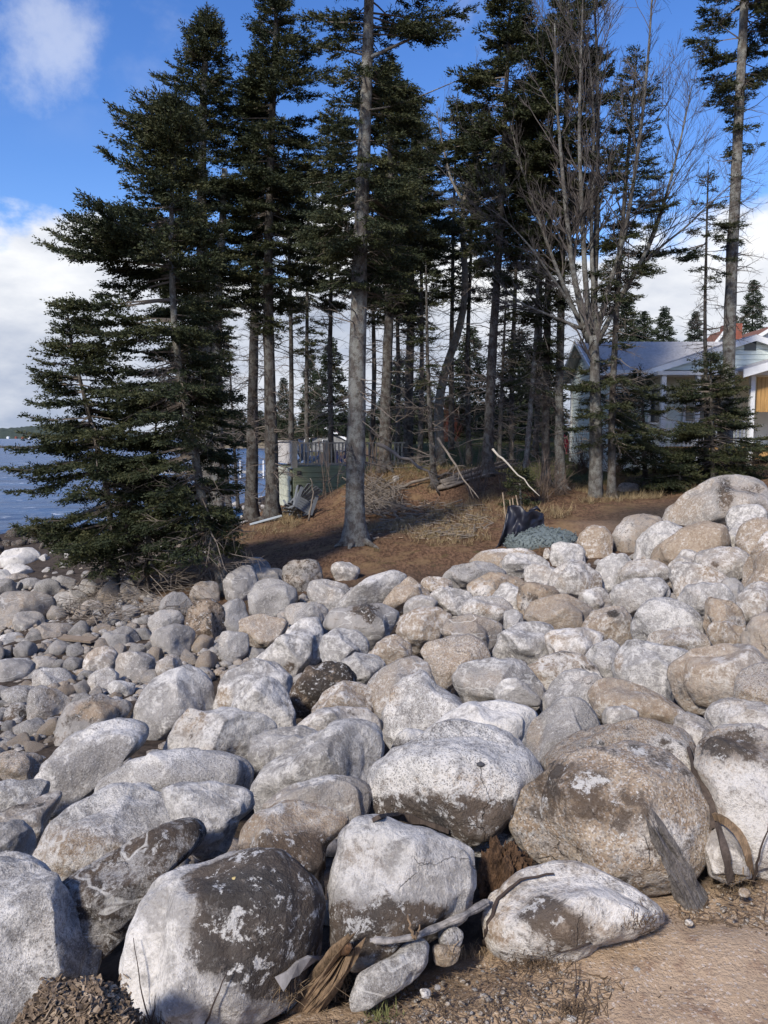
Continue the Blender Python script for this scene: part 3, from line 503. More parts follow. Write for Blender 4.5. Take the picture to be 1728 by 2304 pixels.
# ---- stones below the trees and on the cobble beach
G2 = 'larger stones between the trees and the beach'
for lab, sh, tn, br, dk in [
 ('rounded tan boulder at the lower end of the ridge-backed one', (590,1410,52,30,0), .55,.42,.12),
 ('grey egg-shaped stone above small pebbles', (523,1444,30,27,0), .15,.42,.12),
 ('grey tilted stone beside the rusty cracked boulder', (527,1386,35,34,-25), .18,.4,.14),
 ('rusty cracked boulder below the leaning trunk', (464,1392,43,47,0), .6,.3,.42),
 ('grey leaning slab-like stone in front of the rusty cracked boulder', (390,1438,46,33,24), .3,.38,.18),
 ('smooth grey oval stone in the shade of dead branches', (374,1400,38,27,0), .15,.38,.16),
 ('brown-grey blocky stone under dead branches', (398,1363,37,27,0), .3,.35,.25),
 ('olive stone lying against the leaning trunk', (463,1333,32,28,0), .35,.35,.28),
 ('upright blue-grey boulder right at the leaning trunk', (545,1320,35,45,-12), .08,.42,.14),
 ('shaded round boulder at the top of the stone row', (575,1278,33,25,0), .25,.38,.3),
 ('large plain grey boulder in the middle of the stone row', (614,1340,47,42,0), .12,.42,.12),
 ('small round stone perched above the plain grey boulder', (607,1296,34,22,0), .25,.42,.2),
 ('squarish brown boulder set in the bank of needles', (680,1292,43,36,0), .5,.36,.34),
 ('oblong light stone below the squarish brown boulder', (742,1332,46,29,8), .4,.55,.12),
 ('smooth oblong beige boulder above the ridge-backed one', (690,1384,48,31,4), .38,.5,.16),
 ('pale ledge of rock poking out of the needle bank', (776,1284,30,20,5), .35,.62,.1),
 ('big cracked grey-tan boulder cut off at the beach edge', (38,1376,72,50,0), .4,.4,.16),
 ('flat pale stone under the low spruce boughs', (161,1349,37,21,0), .35,.45,.16),
 ('rounded yellowish stone beside the big cracked beach boulder', (69,1398,30,25,0), .42,.48,.12),
 ('long tan angular stone on driftwood twigs', (118,1422,43,23,4), .42,.42,.16),
 ('light stone at the foot of the dark root', (210,1370,27,19,6), .42,.48,.12),
 ('grey wedge-shaped stone beyond the weathered plank', (275,1437,37,25,8), .15,.44,.16),
 ('white-topped tan stone in the middle of the cobbles', (228,1489,36,35,0), .5,.5,.1),
 ('round grey-tan stone, the biggest disc among the cobbles', (303,1499,42,36,0), .3,.45,.16),
 ('pale squat stone before the lavender boulder', (383,1498,28,26,0), .4,.52,.14),
 ('angular white-and-pink stone with sharp edges', (234,1530,31,26,0), .35,.52,.1),
 ('grey-brown boulder at the beach edge with a shaded face', (26,1517,48,36,0), .35,.4,.2),
 ('white-crusted stone in the cobbles', (120,1530,43,30,0), .2,.55,.16),
 ('greyish oblong stone above the white-crusted one', (98,1496,30,21,10), .25,.42,.16),
 ('dark round wet stone near the beach edge', (52,1568,40,28,0), .25,.25,.3),
 ('brown angular stone beside the dark angular boulder', (108,1588,46,41,0), .5,.28,.26),
 ('blackish stone below the dark round wet one', (36,1608,25,24,0), .3,.22,.4),
 ('small white stone at the beach edge', (20,1440,29,16,0), .15,.6,.1),
 ('clean white oval cobble by the lavender boulder', (273,1545,25,14,8), .15,.66,.04),
 ('brown and black split stone above the small pale-topped boulder', (42,1718,48,28,8), .55,.35,.34),
 ('largest of the chalk-white boulders by the water', (46,1256,44,24,0), .02,.95,0),
 ('chalk-white boulder below the largest white one', (36,1287,32,18,0), .02,.9,0),
 ('chalk-white boulder at the beach edge under the others', (5,1300,20,18,0), .02,.9,0),
 ('pinkish flat stone under the chalk-white boulders', (42,1302,24,11,0), .5,.5,.05),
 ('grey stone half under the chalk-white boulders', (68,1314,24,14,0), .1,.45,.1)]:
    B(lab, sh, tn, br, dk, group=G2, cat='boulder' if sh[2] > 40 else 'stone', name='boulder' if sh[2] > 40 else 'stone', cuts=7, grow=.22)
# ------------------------------------------------------------------ ground, sea
def proj(P):
    P = np.atleast_2d(P)-EYE; z = P @ FWD; zz = np.where(z > .05, z, .05)
    return CU+F*(P @ RIGHT)/zz, CV-F*(P @ UP)/zz
def in_poly(u, v, poly):
    p = np.asarray(poly, float); c = np.zeros(np.shape(u), bool); j = len(p)-1
    for i in range(len(p)):
        a, b = p[i], p[j]
        with np.errstate(divide='ignore', invalid='ignore'):
            m = ((a[1] > v) != (b[1] > v)) & (u < (b[0]-a[0])*(v-a[1])/(b[1]-a[1]+1e-12)+a[0])
        c ^= m; j = i
    return c
def sstep(x, a, b):
    t = np.clip((x-a)/(b-a), 0, 1); return t*t*(3-2*t)
ang = np.radians(np.concatenate([np.arange(-180, -40, 6), np.arange(-40, 40, .28), np.arange(40.04, 180, 6)]))
rad = np.concatenate([[.25, .6, .9], np.geomspace(1.2, 60, 200), np.geomspace(62, 9000, 40)])
AA, RR = np.meshgrid(ang, rad); GX, GY = RR*np.sin(AA), RR*np.cos(AA)
GZ, GD = pile_drop(GX, GY); GZ = GZ-GD
gp = np.stack([GX.ravel(), GY.ravel(), np.zeros(GX.size)], 1)
near = np.clip(1.5-RR.ravel()/60, 0, 1)
GZ = GZ.ravel() + near*(vnoise(gp*1.1, 3)*.05 + vnoise(gp*3.7, 4)*.022 + vnoise(gp*13, 5)*.008 + vnoise(gp*7, 8)*.014*(RR.ravel() < 5) + vnoise(gp*40, 6)*.0035*(RR.ravel() < 6))
MOUND = hit(1285, 1185)
GZ += .16*np.exp(-((GX.ravel()-MOUND[0])/.75)**2-((GY.ravel()-MOUND[1]-.5)/.9)**2)
na = len(ang); i = np.arange(len(rad)-1)[:, None]*na; j = np.arange(na)[None]; jn = (j+1) % na
GQ = np.stack([i+j, i+jn, i+na+jn, i+na+j], -1).reshape(-1, 4)
GV = np.stack([GX.ravel(), GY.ravel(), GZ], 1)
def ground_material():
    t = NT('ground soil'); a = t.sep(t.attr('zone').outputs['Color']); geo = t.N.new('ShaderNodeNewGeometry'); t.vec = geo.outputs['Position']
    n1 = t.noise(1.6, 6, .6); n2 = t.noise(11, 7, .65); n3 = t.noise(70, 4, .7); st = t.noise(16, 5, .7, t.scaled(1, .35, 1))
    soil = t.mix(t.mapr(n2, .35, .65), (.035, .027, .021), (.095, .072, .055))
    sand = t.mix(t.mapr(n1, .3, .7), (.34, .24, .155), (.46, .34, .235))
    sand = t.mix(t.mapr(n2, .52, .72), sand, (.26, .17, .115))
    sand = t.mix(t.math('MULTIPLY', t.mapr(n3, .58, .70), .55), sand, (.13, .085, .06))
    g = t.sep(t.voro(150, out=1)); sand = t.mix(t.math('MULTIPLY', t.mapr(g[0], .90, .94), .6), sand, (.55, .48, .42))
    need = t.mix(t.mapr(st, .35, .65), (.070, .039, .024), (.20, .118, .070))
    need = t.mix(t.math('MULTIPLY', t.mapr(n1, .48, .66), .6), need, (.235, .155, .080))
    need = t.mix(t.math('MULTIPLY', t.mapr(t.noise(2.3, 5, .6), .58, .70), .5), need, (.07, .075, .025))
    lawn = t.mix(t.mapr(n2, .35, .7), (.055, .062, .022), (.135, .125, .050))
    c = t.mix(a[0], soil, sand); c = t.mix(a[1], c, need); c = t.mix(a[2], c, lawn)
    h = t.math('ADD', t.math('MULTIPLY', n3, .5), n2)
    return t.done(c, .96, t.bump(h, .9, .03), .1)
gu, gv = proj(GV); D1 = GD.ravel(); X1, Y1 = GV[:, 0], GV[:, 1]; wob = vnoise(gp*.9, 9)*.8+vnoise(gp*3, 10)*.3
sandm = sstep(.13+.13*sstep(2.75-Y1, 0, .4)-D1+wob*.03, 0, .07)*sstep(6.5-Y1-(-X1)*.0, 0, 1.5)*sstep(X1+1.4+wob*.2, 0, .9)
sandm = np.maximum(sandm, np.exp(-((X1-MOUND[0])/.9)**2-((Y1-MOUND[1]-.3)/1.0)**2)*1.3)
needm = sstep(Y1+wob, 12.3, 14)*sstep(X1+wob, -6.5, -3.5)*sstep(.2-D1, 0, .12)
needm = np.maximum(needm, sstep(Y1, 20, 23)*sstep(X1, -7.5, -5))*sstep(GZ, .7, 1.3)
lawnm = sstep(Y1+wob*2-np.maximum(0, X1-7)*.4, 25, 28)*sstep(GZ, 2.2, 2.7)
zone = np.clip(np.stack([sandm, needm, lawnm], 1), 0, 1)
gm = mesh_np('ground', GV, GQ, ground_material(), True); color_attr(gm, 'zone', zone)
ground = obj('ground', gm, kind='structure')
def sea_material():
    t = NT('sea water'); geo = t.N.new('ShaderNodeNewGeometry'); t.vec = geo.outputs['Position']
    w1 = t.noise(.45, 6, .68, t.scaled(.35, 1.1, 1)); w2 = t.noise(1.9, 4, .65, t.scaled(.5, 1.2, 1)); w3 = t.noise(.22, 4, .6, t.scaled(.25, 1.0, 1))
    foam = t.mapr(t.math('ADD', t.math('MULTIPLY', w1, .6), t.math('MULTIPLY', w2, .5)), .625, .665)
    c = t.mix(t.mapr(w3, .42, .58), (.013, .042, .105), (.028, .085, .185))
    c = t.mix(t.math('MULTIPLY', foam, .85), c, (.62, .66, .70))
    h = t.math('ADD', w1, t.math('MULTIPLY', w2, .35))
    return t.done(c, t.mix(foam, (.30,)*3, (.8,)*3), t.bump(h, 1.0, .5), .5)
sa = np.radians(np.arange(-75, 40, .6)); sr = np.concatenate([np.geomspace(14, 260, 170), np.geomspace(270, 14000, 50)])
AA2, RR2 = np.meshgrid(sa, sr); sx, sy = RR2*np.sin(AA2), RR2*np.cos(AA2)
q = np.stack([sx.ravel()*.45, sy.ravel()*1.0, np.zeros(sx.size)], 1); amp = np.clip(1-RR2.ravel()/250, 0, 1)
sz = (vnoise(q*.9, 21)*.11+vnoise(q*2.1, 22)*.06)*amp
n_ = len(sa); i = np.arange(len(sr)-1)[:, None]*n_; j = np.arange(n_-1)[None]
SQ = np.stack([i+j, i+j+1, i+n_+j+1, i+n_+j], -1).reshape(-1, 4)
obj('sea', mesh_np('sea', np.stack([sx.ravel(), sy.ravel(), sz-.03], 1), SQ, sea_material(), True), kind='structure')
# ------------------------------------------------------------------ cobbles
rng = np.random.default_rng(5)
def cobble_mesh(seed, n, tan, br, dark, flat=.88, name='cobble'):
    r = np.random.default_rng(seed); D, Fq = ico(n)
    P = rock_shape(D, r, seed, 8, (.45, .8)); s = np.array([r.uniform(.85, 1.25), r.uniform(.8, 1.1), flat*r.uniform(.8, 1.15)])
    P = P*s; P = P+D*(fbm(P*1.6+seed, seed, 2)*.09)[:, None]
    me = mesh_np(name, P, Fq, ROCK, True); a = np.zeros((len(P), 3)); a[:, 0] = tan; a[:, 1] = dark; a[:, 2] = br; color_attr(me, 'rk', a); return me
TONES = [(.35,.42,.25),(.5,.42,.22),(.62,.32,.26),(.28,.55,.18),(.45,.48,.18),(.22,.38,.3),(.58,.26,.38),(.4,.6,.12),(.7,.35,.2),(.32,.3,.38)]
COB = [cobble_mesh(300+k, 3, *TONES[k % 10]) for k in range(20)]
DARKC = [cobble_mesh(340+k, 3, .45, .0, 1.0) for k in range(6)]
PALEC = [cobble_mesh(360+k, 3, .3+.08*(k % 3), .75, .02) for k in range(8)]
def scatter(poly, n, rlo, rhi, meshes, label, group, name, cat, tries=40, occupied=None, maxz=None, sink=.25, pw=2.2, overlap=.82):
    p = np.array(poly); done = occupied if occupied is not None else []; out = []
    lo, hi = p.min(0), p.max(0)
    for it_ in range(n*tries):
        if len(out) >= n: break
        u, v = rng.uniform(lo[0], hi[0]), rng.uniform(lo[1], hi[1])
        if not in_poly(np.array(u), np.array(v), p): continue
        frac = 1-max(len(out)/n, it_/(n*tries)); r = rlo+(rhi-rlo)*(frac**pw)*rng.uniform(.8, 1.1)
        if any((u-a)**2+((v-b)*1.35)**2 < ((r+c)*overlap)**2 for a, b, c in done): continue
        C = hit(u, v, groundz); s = r*((C-EYE) @ FWD)/F; done.append((u, v, r))
        o = bpy.data.objects.new(name, meshes[rng.integers(len(meshes))]); link(o)
        o.location = C+np.array([0, 0, s*(.5-sink)]); o.scale = (s*rng.uniform(.9, 1.1),)*3
        o.rotation_euler = (rng.normal(0, .3), rng.normal(0, .3), rng.uniform(0, 6.28))
        o['label'] = label; o['category'] = cat; o['group'] = group; out.append(o)
    return out
occ = [(cu, cv, Rw*.95) for (o, C, r_, cu, cv, Rw) in BOULDERS]
BEACH = [(-30,1330),(90,1318),(250,1335),(330,1345),(420,1425),(560,1440),(640,1425),(655,1440),(590,1480),(500,1510),(420,1500),(300,1560),(280,1570),(130,1620),(110,1680),(60,1720),(-30,1740)]
scatter(BEACH, 285, 8.5, 36, COB, 'rounded cobble lying loose on the cobble beach', 'cobbles of the beach', 'cobble', 'cobble', 90, occ, overlap=.68)
scatter([(-20,1185),(60,1180),(140,1172),(150,1225),(110,1240),(60,1228),(-20,1245)], 34, 10, 24, DARKC, 'weed-dark boulder at the waterline', 'weed-dark boulders along the waterline', 'shore_boulder', 'boulder', 40, occ, overlap=.7)
scatter([(90,1240),(250,1215),(420,1200),(480,1225),(420,1275),(330,1330),(120,1325),(95,1290)], 60, 8, 20, PALEC+COB[:4], 'pale stone half hidden under the low spruce boughs', 'pale stones under the spruce boughs', 'shore_stone', 'stone', 40, occ, overlap=.8)
scatter([(330,1130),(420,1120),(500,1120),(545,1110),(600,1085),(625,1085),(630,1150),(600,1160),(545,1168),(490,1180),(420,1190),(330,1200)], 75, 6, 15, PALEC, 'pale rounded boulder on the shore behind the tree trunks', 'pale boulders on the shore behind the trunks', 'shore_boulder', 'boulder', 40, [], overlap=.75)
def pebble_stuff(name, label, n, place, smin, smax, tones, sub=1, cat='pebbles', flat=.7):
    D, Fq = ico(sub); Vs, Fs, At = [], [], []; k = 0
    for _ in range(n):
        p = place()
        if p is None: continue
        s = smin*(smax/smin)**(rng.random()**2); S = s*np.array([rng.uniform(.8, 1.3), rng.uniform(.8, 1.2), flat*rng.uniform(.7, 1.1)])
        a = rng.uniform(0, 6.28); R = np.array([[math.cos(a), -math.sin(a), 0], [math.sin(a), math.cos(a), 0], [0, 0, 1]])
        V = (D*S*(1+.12*rng.standard_normal(len(D)))[:, None]) @ R.T + np.array(p)+np.array([0, 0, s*.2])
        Vs.append(V); Fs.append(Fq+k*len(D)); k += 1
        t_ = tones[rng.integers(len(tones))]; At.append(np.tile(np.array(t_)[[0, 2, 1]], (len(D), 1)))
    me = mesh_np(name, np.vstack(Vs), np.vstack(Fs), ROCK, True); color_attr(me, 'rk', np.vstack(At))
    return obj(name, me, kind='stuff', label=label, category=cat)
def place_px(poly, fn=groundz):
    p = np.array(poly); lo, hi = p.min(0), p.max(0)
    def f():
        for _ in range(20):
            u, v = rng.uniform(lo[0], hi[0]), rng.uniform(lo[1], hi[1])
            if in_poly(np.array(u), np.array(v), p):
                q = at_z(u, v, 1.0) if False else hit(u, v, fn); return q
    return f
def place_xy(x0, x1, y0, y1, cond):
    xs = rng.uniform(x0, x1, 60000); ys = rng.uniform(y0, y1, 60000); z, d = pile_drop(xs, ys); ok = cond(xs, ys, z, d); it = iter(np.stack([xs, ys, z-d], 1)[ok])
    return lambda: next(it, None)
pebble_stuff('beach_pebbles', 'small rounded pebbles filling the gaps of the cobble beach', 1900, place_px([(-60,1310),(330,1320),(430,1400),(650,1420),(660,1450),(560,1520),(420,1520),(300,1580),(200,1640),(120,1720),(-60,1760)]), .025, .10, TONES, 1)
pebble_stuff('rock_fill', 'small broken stones in the dark gaps between the boulders', 1500, place_xy(-4, 8, 2.2, 15, lambda x, y, z, d: (d > .16) & (np.abs(x/y) < .62)), .05, .14, [(.4,.3,.3),(.3,.35,.3),(.5,.25,.4)], 1, flat=.9)
# ------------------------------------------------------------------ trees
def bark_material(name, c, lichen=.3, scale=1.0):
    t = NT(name); t.shift(30)
    v = t.scaled(1, 1, .35); n = t.noise(14*scale, 7, .7, v); sc_ = t.voro(55*scale, t.scaled(1, 1, .55), 'DISTANCE_TO_EDGE'); l = t.noise(5, 6, .7); n4 = t.noise(60, 4, .7)
    base = t.mix(t.mapr(n, .3, .7), tuple(x*.55 for x in c), tuple(x*1.35 for x in c))
    base = t.mix(t.math('MULTIPLY', t.mapr(t.math('ADD', l, t.math('MULTIPLY', n4, .4)), .62, .80), lichen), base, (.36, .37, .34))
    base = t.mix(t.math('MULTIPLY', t.mapr(sc_, .0, .05, 1., 0.), .55), base, tuple(x*.3 for x in c))
    h = t.math('ADD', n, t.mapr(sc_, 0., .12))
    return t.done(base, .95, t.bump(h, .8, .02), .1)
BARK = bark_material('grey spruce bark', (.155, .135, .118), .75)
BARKD = bark_material('dark spruce bark', (.085, .070, .060), .35)
BARKM = bark_material('maple bark', (.128, .115, .10), .5, .8)
TWIG = plain('dead twig', (.15, .125, .105), .35, 12, .9, .2)
TWIGM = plain('maple twig', (.085, .074, .068), .3, 12, .9, .2)
def needle_material(name, a, b, c):
    t = NT(name); t.shift(60); n = t.noise(1.3, 4, .6); m = t.noise(7, 4, .7); k = t.noise(40, 2, .5)
    base = t.mix(t.mapr(t.math('ADD', t.math('MULTIPLY', n, .6), t.math('MULTIPLY', m, .4)), .36, .62), a, b)
    base = t.mix(t.math('MULTIPLY', t.mapr(t.math('ADD', t.math('MULTIPLY', n, .4), t.math('MULTIPLY', k, .6)), .50, .62), .75), base, c)
    base = t.mix(t.math('MULTIPLY', t.mapr(t.noise(2.1, 4, .65), .60, .70), .6), base, (.10, .072, .042))
    t.done(base, .7, None, .2)
    tr = t.N.new('ShaderNodeBsdfTranslucent'); t.L.new(base, tr.inputs[0]); mx = t.N.new('ShaderNodeMixShader'); mx.inputs[0].default_value = .22
    t.L.new(t.b.outputs[0], mx.inputs[1]); t.L.new(tr.outputs[0], mx.inputs[2]); t.L.new(mx.outputs[0], t.out.inputs[0]); return t.m
NEED = needle_material('spruce needles', (.029, .040, .022), (.054, .064, .028), (.112, .102, .042))
NEEDB = needle_material('bluish spruce needles', (.022, .037, .028), (.040, .060, .040), (.066, .082, .044))
NEEDF = needle_material('far conifer needles', (.022, .034, .022), (.042, .056, .030), (.060, .070, .034))
def smooth_path(P, n):
    P = np.asarray(P, float); d = np.concatenate([[0], np.cumsum(np.linalg.norm(np.diff(P, axis=0), axis=1))]); s = np.linspace(0, d[-1], n)
    Q = np.stack([np.interp(s, d, P[:, k]) for k in range(P.shape[1])], 1)
    for _ in range(2): Q[1:-1] = (Q[:-2]+2*Q[1:-1]+Q[2:])/4
    return Q
def sprays(P, D, Ln, rng, size=.06, nd=6, wid=.017):
    """needle tufts: P (n,3), D (n,3) unit, Ln (n,) -> V, T"""
    n = len(P)
    if n == 0: return np.zeros((0, 3)), np.zeros((0, 3), int)
    ref = np.where(np.abs(D[:, 2:3]) < .9, np.array([[0, 0, 1.0]]), np.array([[1.0, 0, 0]]))
    A = np.cross(D, ref); A /= np.linalg.norm(A, axis=1)[:, None]; Bn = np.cross(D, A)
    tris = []
    w0 = wid*.8; tip = P+D*Ln[:, None]
    tris.append(np.stack([P+A*w0*.5, P-A*w0*.5, tip], 1))
    for k in range(nd):
        s = (k+.3)/nd; a = k*2.4+rng.uniform(-.6, .6, n); o = np.cos(a)[:, None]*A+np.sin(a)[:, None]*Bn*.55
        q = P+D*(Ln*s)[:, None]; L_ = size*rng.uniform(.7, 1.25, n)*(1.1-.35*s)
        tp = q+(D*.75+o*.75)*L_[:, None]; sd = np.cross(o, D); mid = q+(tp-q)*.35
        tris.append(np.stack([mid+sd*wid*.5, mid-sd*wid*.5-D*.004, tp], 1))
    V = np.stack(tris, 1).reshape(-1, 3); T = np.arange(len(V)).reshape(-1, 3); return V, T
def interp_prof(prof, v, k): p = sorted(prof); return 1.12*np.interp(v, [q[0] for q in p], [q[k] for q in p], left=0, right=0)
TREES = []
def spruce(label, path, r0, prof, dead=None, dens=1.0, seed=1, bark=None, need=None, depth=None, whorl=.2, droop=.25, size=.06, group='spruces on the point', name='spruce_tree', flare=.5, rtop=.25, deadlen=90, nd=4, extra=None, thin=1.0, deadden=1.0, sub=.068, open_=.25, irr=.45):
    rng = np.random.default_rng(seed); bark = bark or BARK; need = need or NEED
    base = hit(path[0][0], path[0][1], groundz) if depth is None else at_y(path[0][0], path[0][1], depth)
    y = base[1]; mpp = ((base-EYE) @ FWD)/F
    root = empty(name, base, label=label, category='tree', group=group)
    W = np.array([at_y(u, v, y)-base for u, v in path]); W[1:, 1] += rng.normal(0, .05, len(W)-1)
    pv = np.array([p[1] for p in path], float)
    T = smooth_path(W, 30); Tv = np.interp(T[:, 2], W[:, 2], pv)
    T = np.vstack([T[0]-[0, 0, .25], T]); H = T[-1, 2]
    f = np.clip(T[:, 2]/H, 0, 1); rr = r0*mpp*((1-f)*(1-rtop)+rtop)*np.where(f > .93, .8, 1.0); rr[-1] *= .35
    rr = rr*(1+flare*np.exp(-np.clip(T[:, 2], 0, None)/.22))
    mb = MB(); mb.tube(T, rr, 12, True, .05, rng)
    if flare > .3:
        for a in rng.uniform(0, 6.28, 5):
            L_ = r0*mpp*rng.uniform(2.0, 3.4); o = np.array([math.cos(a), math.sin(a), 0])
            mb.tube([o*r0*mpp*.4+[0, 0, .2], o*r0*mpp*1.2+[0, 0, .07], o*L_+[0, 0, -.06]], [r0*mpp*.6, r0*mpp*.42, r0*mpp*.12], 6)
    mb.build('trunk', bark, root, True)
    if extra:
        for ep, er in extra:
            E = smooth_path(np.array([at_y(u, v, y)-base for u, v in ep]), 24); mb = MB(); mb.tube(E, np.linspace(er*mpp, er*mpp*.35, 24), 10, True, .04, rng); mb.build('trunk' if ep[0][1] > 900 else 'limb', bark, root, True)
    if y > 20.5 and nd > 3: nd = 3; size *= 1.1
    wood = MB(); SP, SD, SL = [], [], []
    v0, v1 = min(p[0] for p in prof), max(p[0] for p in prof)
    ztop = np.interp(-v0, -pv, W[:, 2]) if v0 >= pv.min() else W[-1, 2]; zbot = np.interp(-v1, -pv, W[:, 2])
    z = ztop-.03
    axis = lambda zz: np.array([np.interp(zz, T[:, 2], T[:, k]) for k in range(3)])
    vz = lambda zz: np.interp(zz, W[:, 2], pv)
    while z > zbot:
        vv = vz(z); L_, R_ = interp_prof(prof, vv, 1)*mpp, interp_prof(prof, vv, 2)*mpp
        rel = (ztop-z)/(ztop-zbot+1e-6); nb = rng.poisson(4.6*dens)
        for _ in range(nb):
            a = rng.uniform(0, 6.28); ca, sa_ = math.cos(a), math.sin(a)
            if sa_ < -.45 and rng.random() < open_*min(1, rel*3): continue
            ln = (abs(ca)*(R_ if ca > 0 else L_)+abs(sa_)*(L_+R_)*.42)/(abs(ca)+abs(sa_)*.9)*rng.uniform(.7, 1.12)
            ln *= 1+irr*float(vnoise(np.array([[ca*1.3, sa_*1.3, z*1.1]]), seed)[0])
            if ln < .06: continue
            out = np.array([ca, sa_, 0]); el = .55*(1-rel)**2-.10-.18*rel+rng.normal(0, .1)
            s = np.linspace(0, 1, 7); side = np.array([-sa_, ca, 0]); bend = rng.normal(0, .12)
            C = axis(z+rng.uniform(-.08, .08))[None]+out*(ln*s)[:, None]+side*(bend*ln*s**2)[:, None]
            C[:, 2] += ln*(math.tan(el)*s-droop*s**1.6+(droop*.9)*s**3.2)
            wood.tube(C, np.linspace(.008+.010*ln, .004, 7), 3, False)
            # side shoots that carry the needles
            inner = np.clip(.22*ln-.1, .02, .32) if ln > .5 else .02
            nt = int(max(4, ln/.040*thin)); st = inner+(1-inner)*rng.random(nt)**.85
            base_p = np.stack([np.interp(st, s, C[:, k]) for k in range(3)], 1)
            tl = np.clip((.50*ln*(1-st)+.12)*rng.uniform(.6, 1.15, nt), .08, .55)
            sg = rng.choice([-1, 1], nt); ang_ = rng.uniform(.5, 1.05, nt)
            tang = np.gradient(C, axis=0); tang /= np.linalg.norm(tang, axis=1)[:, None]; tg = np.stack([np.interp(st, s, tang[:, k]) for k in range(3)], 1)
            td = tg*np.cos(ang_)[:, None]+side[None]*(sg*np.sin(ang_))[:, None]; td[:, 2] += rng.normal(-.06, .09, nt)
            td /= np.linalg.norm(td, axis=1)[:, None]
            ns = np.maximum(1, (tl/sub).astype(int)); rep = np.repeat(np.arange(nt), ns)
            fr = rng.random(len(rep)); pp = base_p[rep]+td[rep]*(tl[rep]*fr)[:, None]+rng.normal(0, 1, (len(rep), 3))*[.018, .018, .010]
            dd = td[rep]+rng.normal(0, 1, (len(rep), 3))*[.38, .38, .20]; dd[:, 2] += .10; dd /= np.linalg.norm(dd, axis=1)[:, None]
            SP.append(pp); SD.append(dd); SL.append(rng.uniform(.09, .17, len(rep))*size/.06)
            SP.append(C[-1:]); SD.append((tang[-1]+[0, 0, .2])[None]/np.linalg.norm(tang[-1]+[0, 0, .2])); SL.append(np.array([.16]))
        z -= whorl*rng.uniform(.6, 1.4)*(.6 if rel < .12 else 1)
    # leader
    SP.append(np.array([T[-1]]*3)); SD.append(np.array([[0, 0, 1.], [.3, 0, .95], [-.3, 0, .95]])); SL.append(np.array([.3, .18, .18]))
    V, Tt = sprays(np.vstack(SP), np.vstack(SD), np.concatenate(SL), rng, size*1.55, nd, .038*size/.06)
    obj('crown', mesh_np('crown', V, Tt, need), root)
    if dead:
        za, zb = np.interp(-dead[1], -pv, W[:, 2]), np.interp(-dead[0], -pv, W[:, 2]); z = za
        while z < zb:
            for _ in range(rng.poisson(2.6*deadden)):
                a = rng.uniform(0, 6.28); ln = deadlen*mpp*rng.uniform(.25, 1.1); out = np.array([math.cos(a), math.sin(a), 0]); s = np.linspace(0, 1, 6)
                C = axis(z)[None]+out*(ln*s)[:, None]; k = rng.normal(-.05, .22); C[:, 2] += ln*(k*s+rng.normal(.0, .22)*s**2); C += np.cumsum(rng.normal(0, .02*ln, (6, 3)), 0)
                wood.tube(C, np.linspace(.012+.007*ln, .003, 6), 3, False)
                for _ in range(int(4+5*ln)):
                    q = rng.uniform(.2, .95); p0 = np.array([np.interp(q, s, C[:, k]) for k in range(3)]); d = out*.6+rng.normal(0, .55, 3); d /= np.linalg.norm(d); l2 = rng.uniform(.12, .42)
                    wood.tube(np.array([p0, p0+d*l2*.5, p0+d*l2+[0, 0, -.05*l2]]), [.005, .004, .002], 3, False)
            z += .16*rng.uniform(.6, 1.5)
    if wood.n: wood.build('branches', TWIG, root, kind='stuff')
    TREES.append(root); return root
spruce('tall leaning spruce rooted among the stones, its limbs reaching over the beach', [(510,1338),(482,1245),(455,1150),(428,960),(405,850),(390,700),(385,520),(388,400),(395,300),(400,225)], 12.5,
  [(225,4,4),(262,60,25),(290,120,35),(320,110,40),(360,85,55),(400,80,60),(460,150,65),(520,180,75),(600,198,85),(700,205,95),(800,215,90),(900,205,85),(1000,180,70),(1080,150,60),(1160,120,50),(1230,100,30)], dead=(800,1290), dens=1.75, open_=.7, irr=.35, seed=11, whorl=.17, droop=.2, bark=BARK, deadlen=130, deadden=1.4)
spruce('low bushy blue-green spruce overhanging the water', [(262,1342),(258,1240),(235,1080),(190,900),(160,780),(147,690)], 9,
  [(690,3,3),(740,38,50),(800,70,90),(850,90,110),(900,120,130),(960,130,150),(1020,170,160),(1060,190,150),(1110,170,130),(1160,140,110),(1210,90,80),(1240,20,30)], dead=(1200,1330), dens=1.45, seed=12, open_=.35, irr=.5, need=NEED, bark=BARKD, whorl=.16, deadlen=120, deadden=1.6)
spruce('small bushy spruce crowding the foot of the leaning one', [(330,1338),(335,1200),(345,1050),(352,890)], 6, [(890,4,4),(950,55,50),(1030,100,80),(1110,125,95),(1180,140,90),(1230,120,70),(1270,40,30)], dead=(1080,1320), dens=.85, irr=.65, seed=34, whorl=.17, bark=BARKD, deadlen=120, deadden=1.5)
spruce('twin-stemmed tall spruce with the pointed top, behind the leaning one', [(476,1192),(470,1100),(463,950),(465,800),(455,600),(452,400),(458,200),(465,18)], 21,
  [(18,3,3),(60,22,22),(110,40,40),(180,60,50),(260,85,60),(330,95,60),(420,100,62),(520,105,65),(650,105,60),(780,95,45),(900,75,30)], dead=(700,1130), dens=1.45, seed=13, whorl=.24, size=.072, extra=[([(490,1190),(489,1050),(487,900),(488,700),(500,520),(505,380)], 17)], deadlen=85)
spruce('thin slanting spruce stem beside the twin-stemmed one', [(518,1168),(508,1080),(496,980),(487,880),(492,700),(500,560)], 8, [(560,4,4),(620,25,35),(720,35,45),(800,30,40),(850,5,5)], dead=(800,1120), dens=.7, seed=14, whorl=.3, bark=BARKD)
spruce('spindly dead pole of a spruce before the dock', [(536,1150),(530,1050),(522,900),(514,770)], 4.5, [(770,3,3),(800,18,22),(830,14,20)], dead=(780,1080), dens=.3, seed=15, bark=BARKD, flare=.2, deadlen=50)
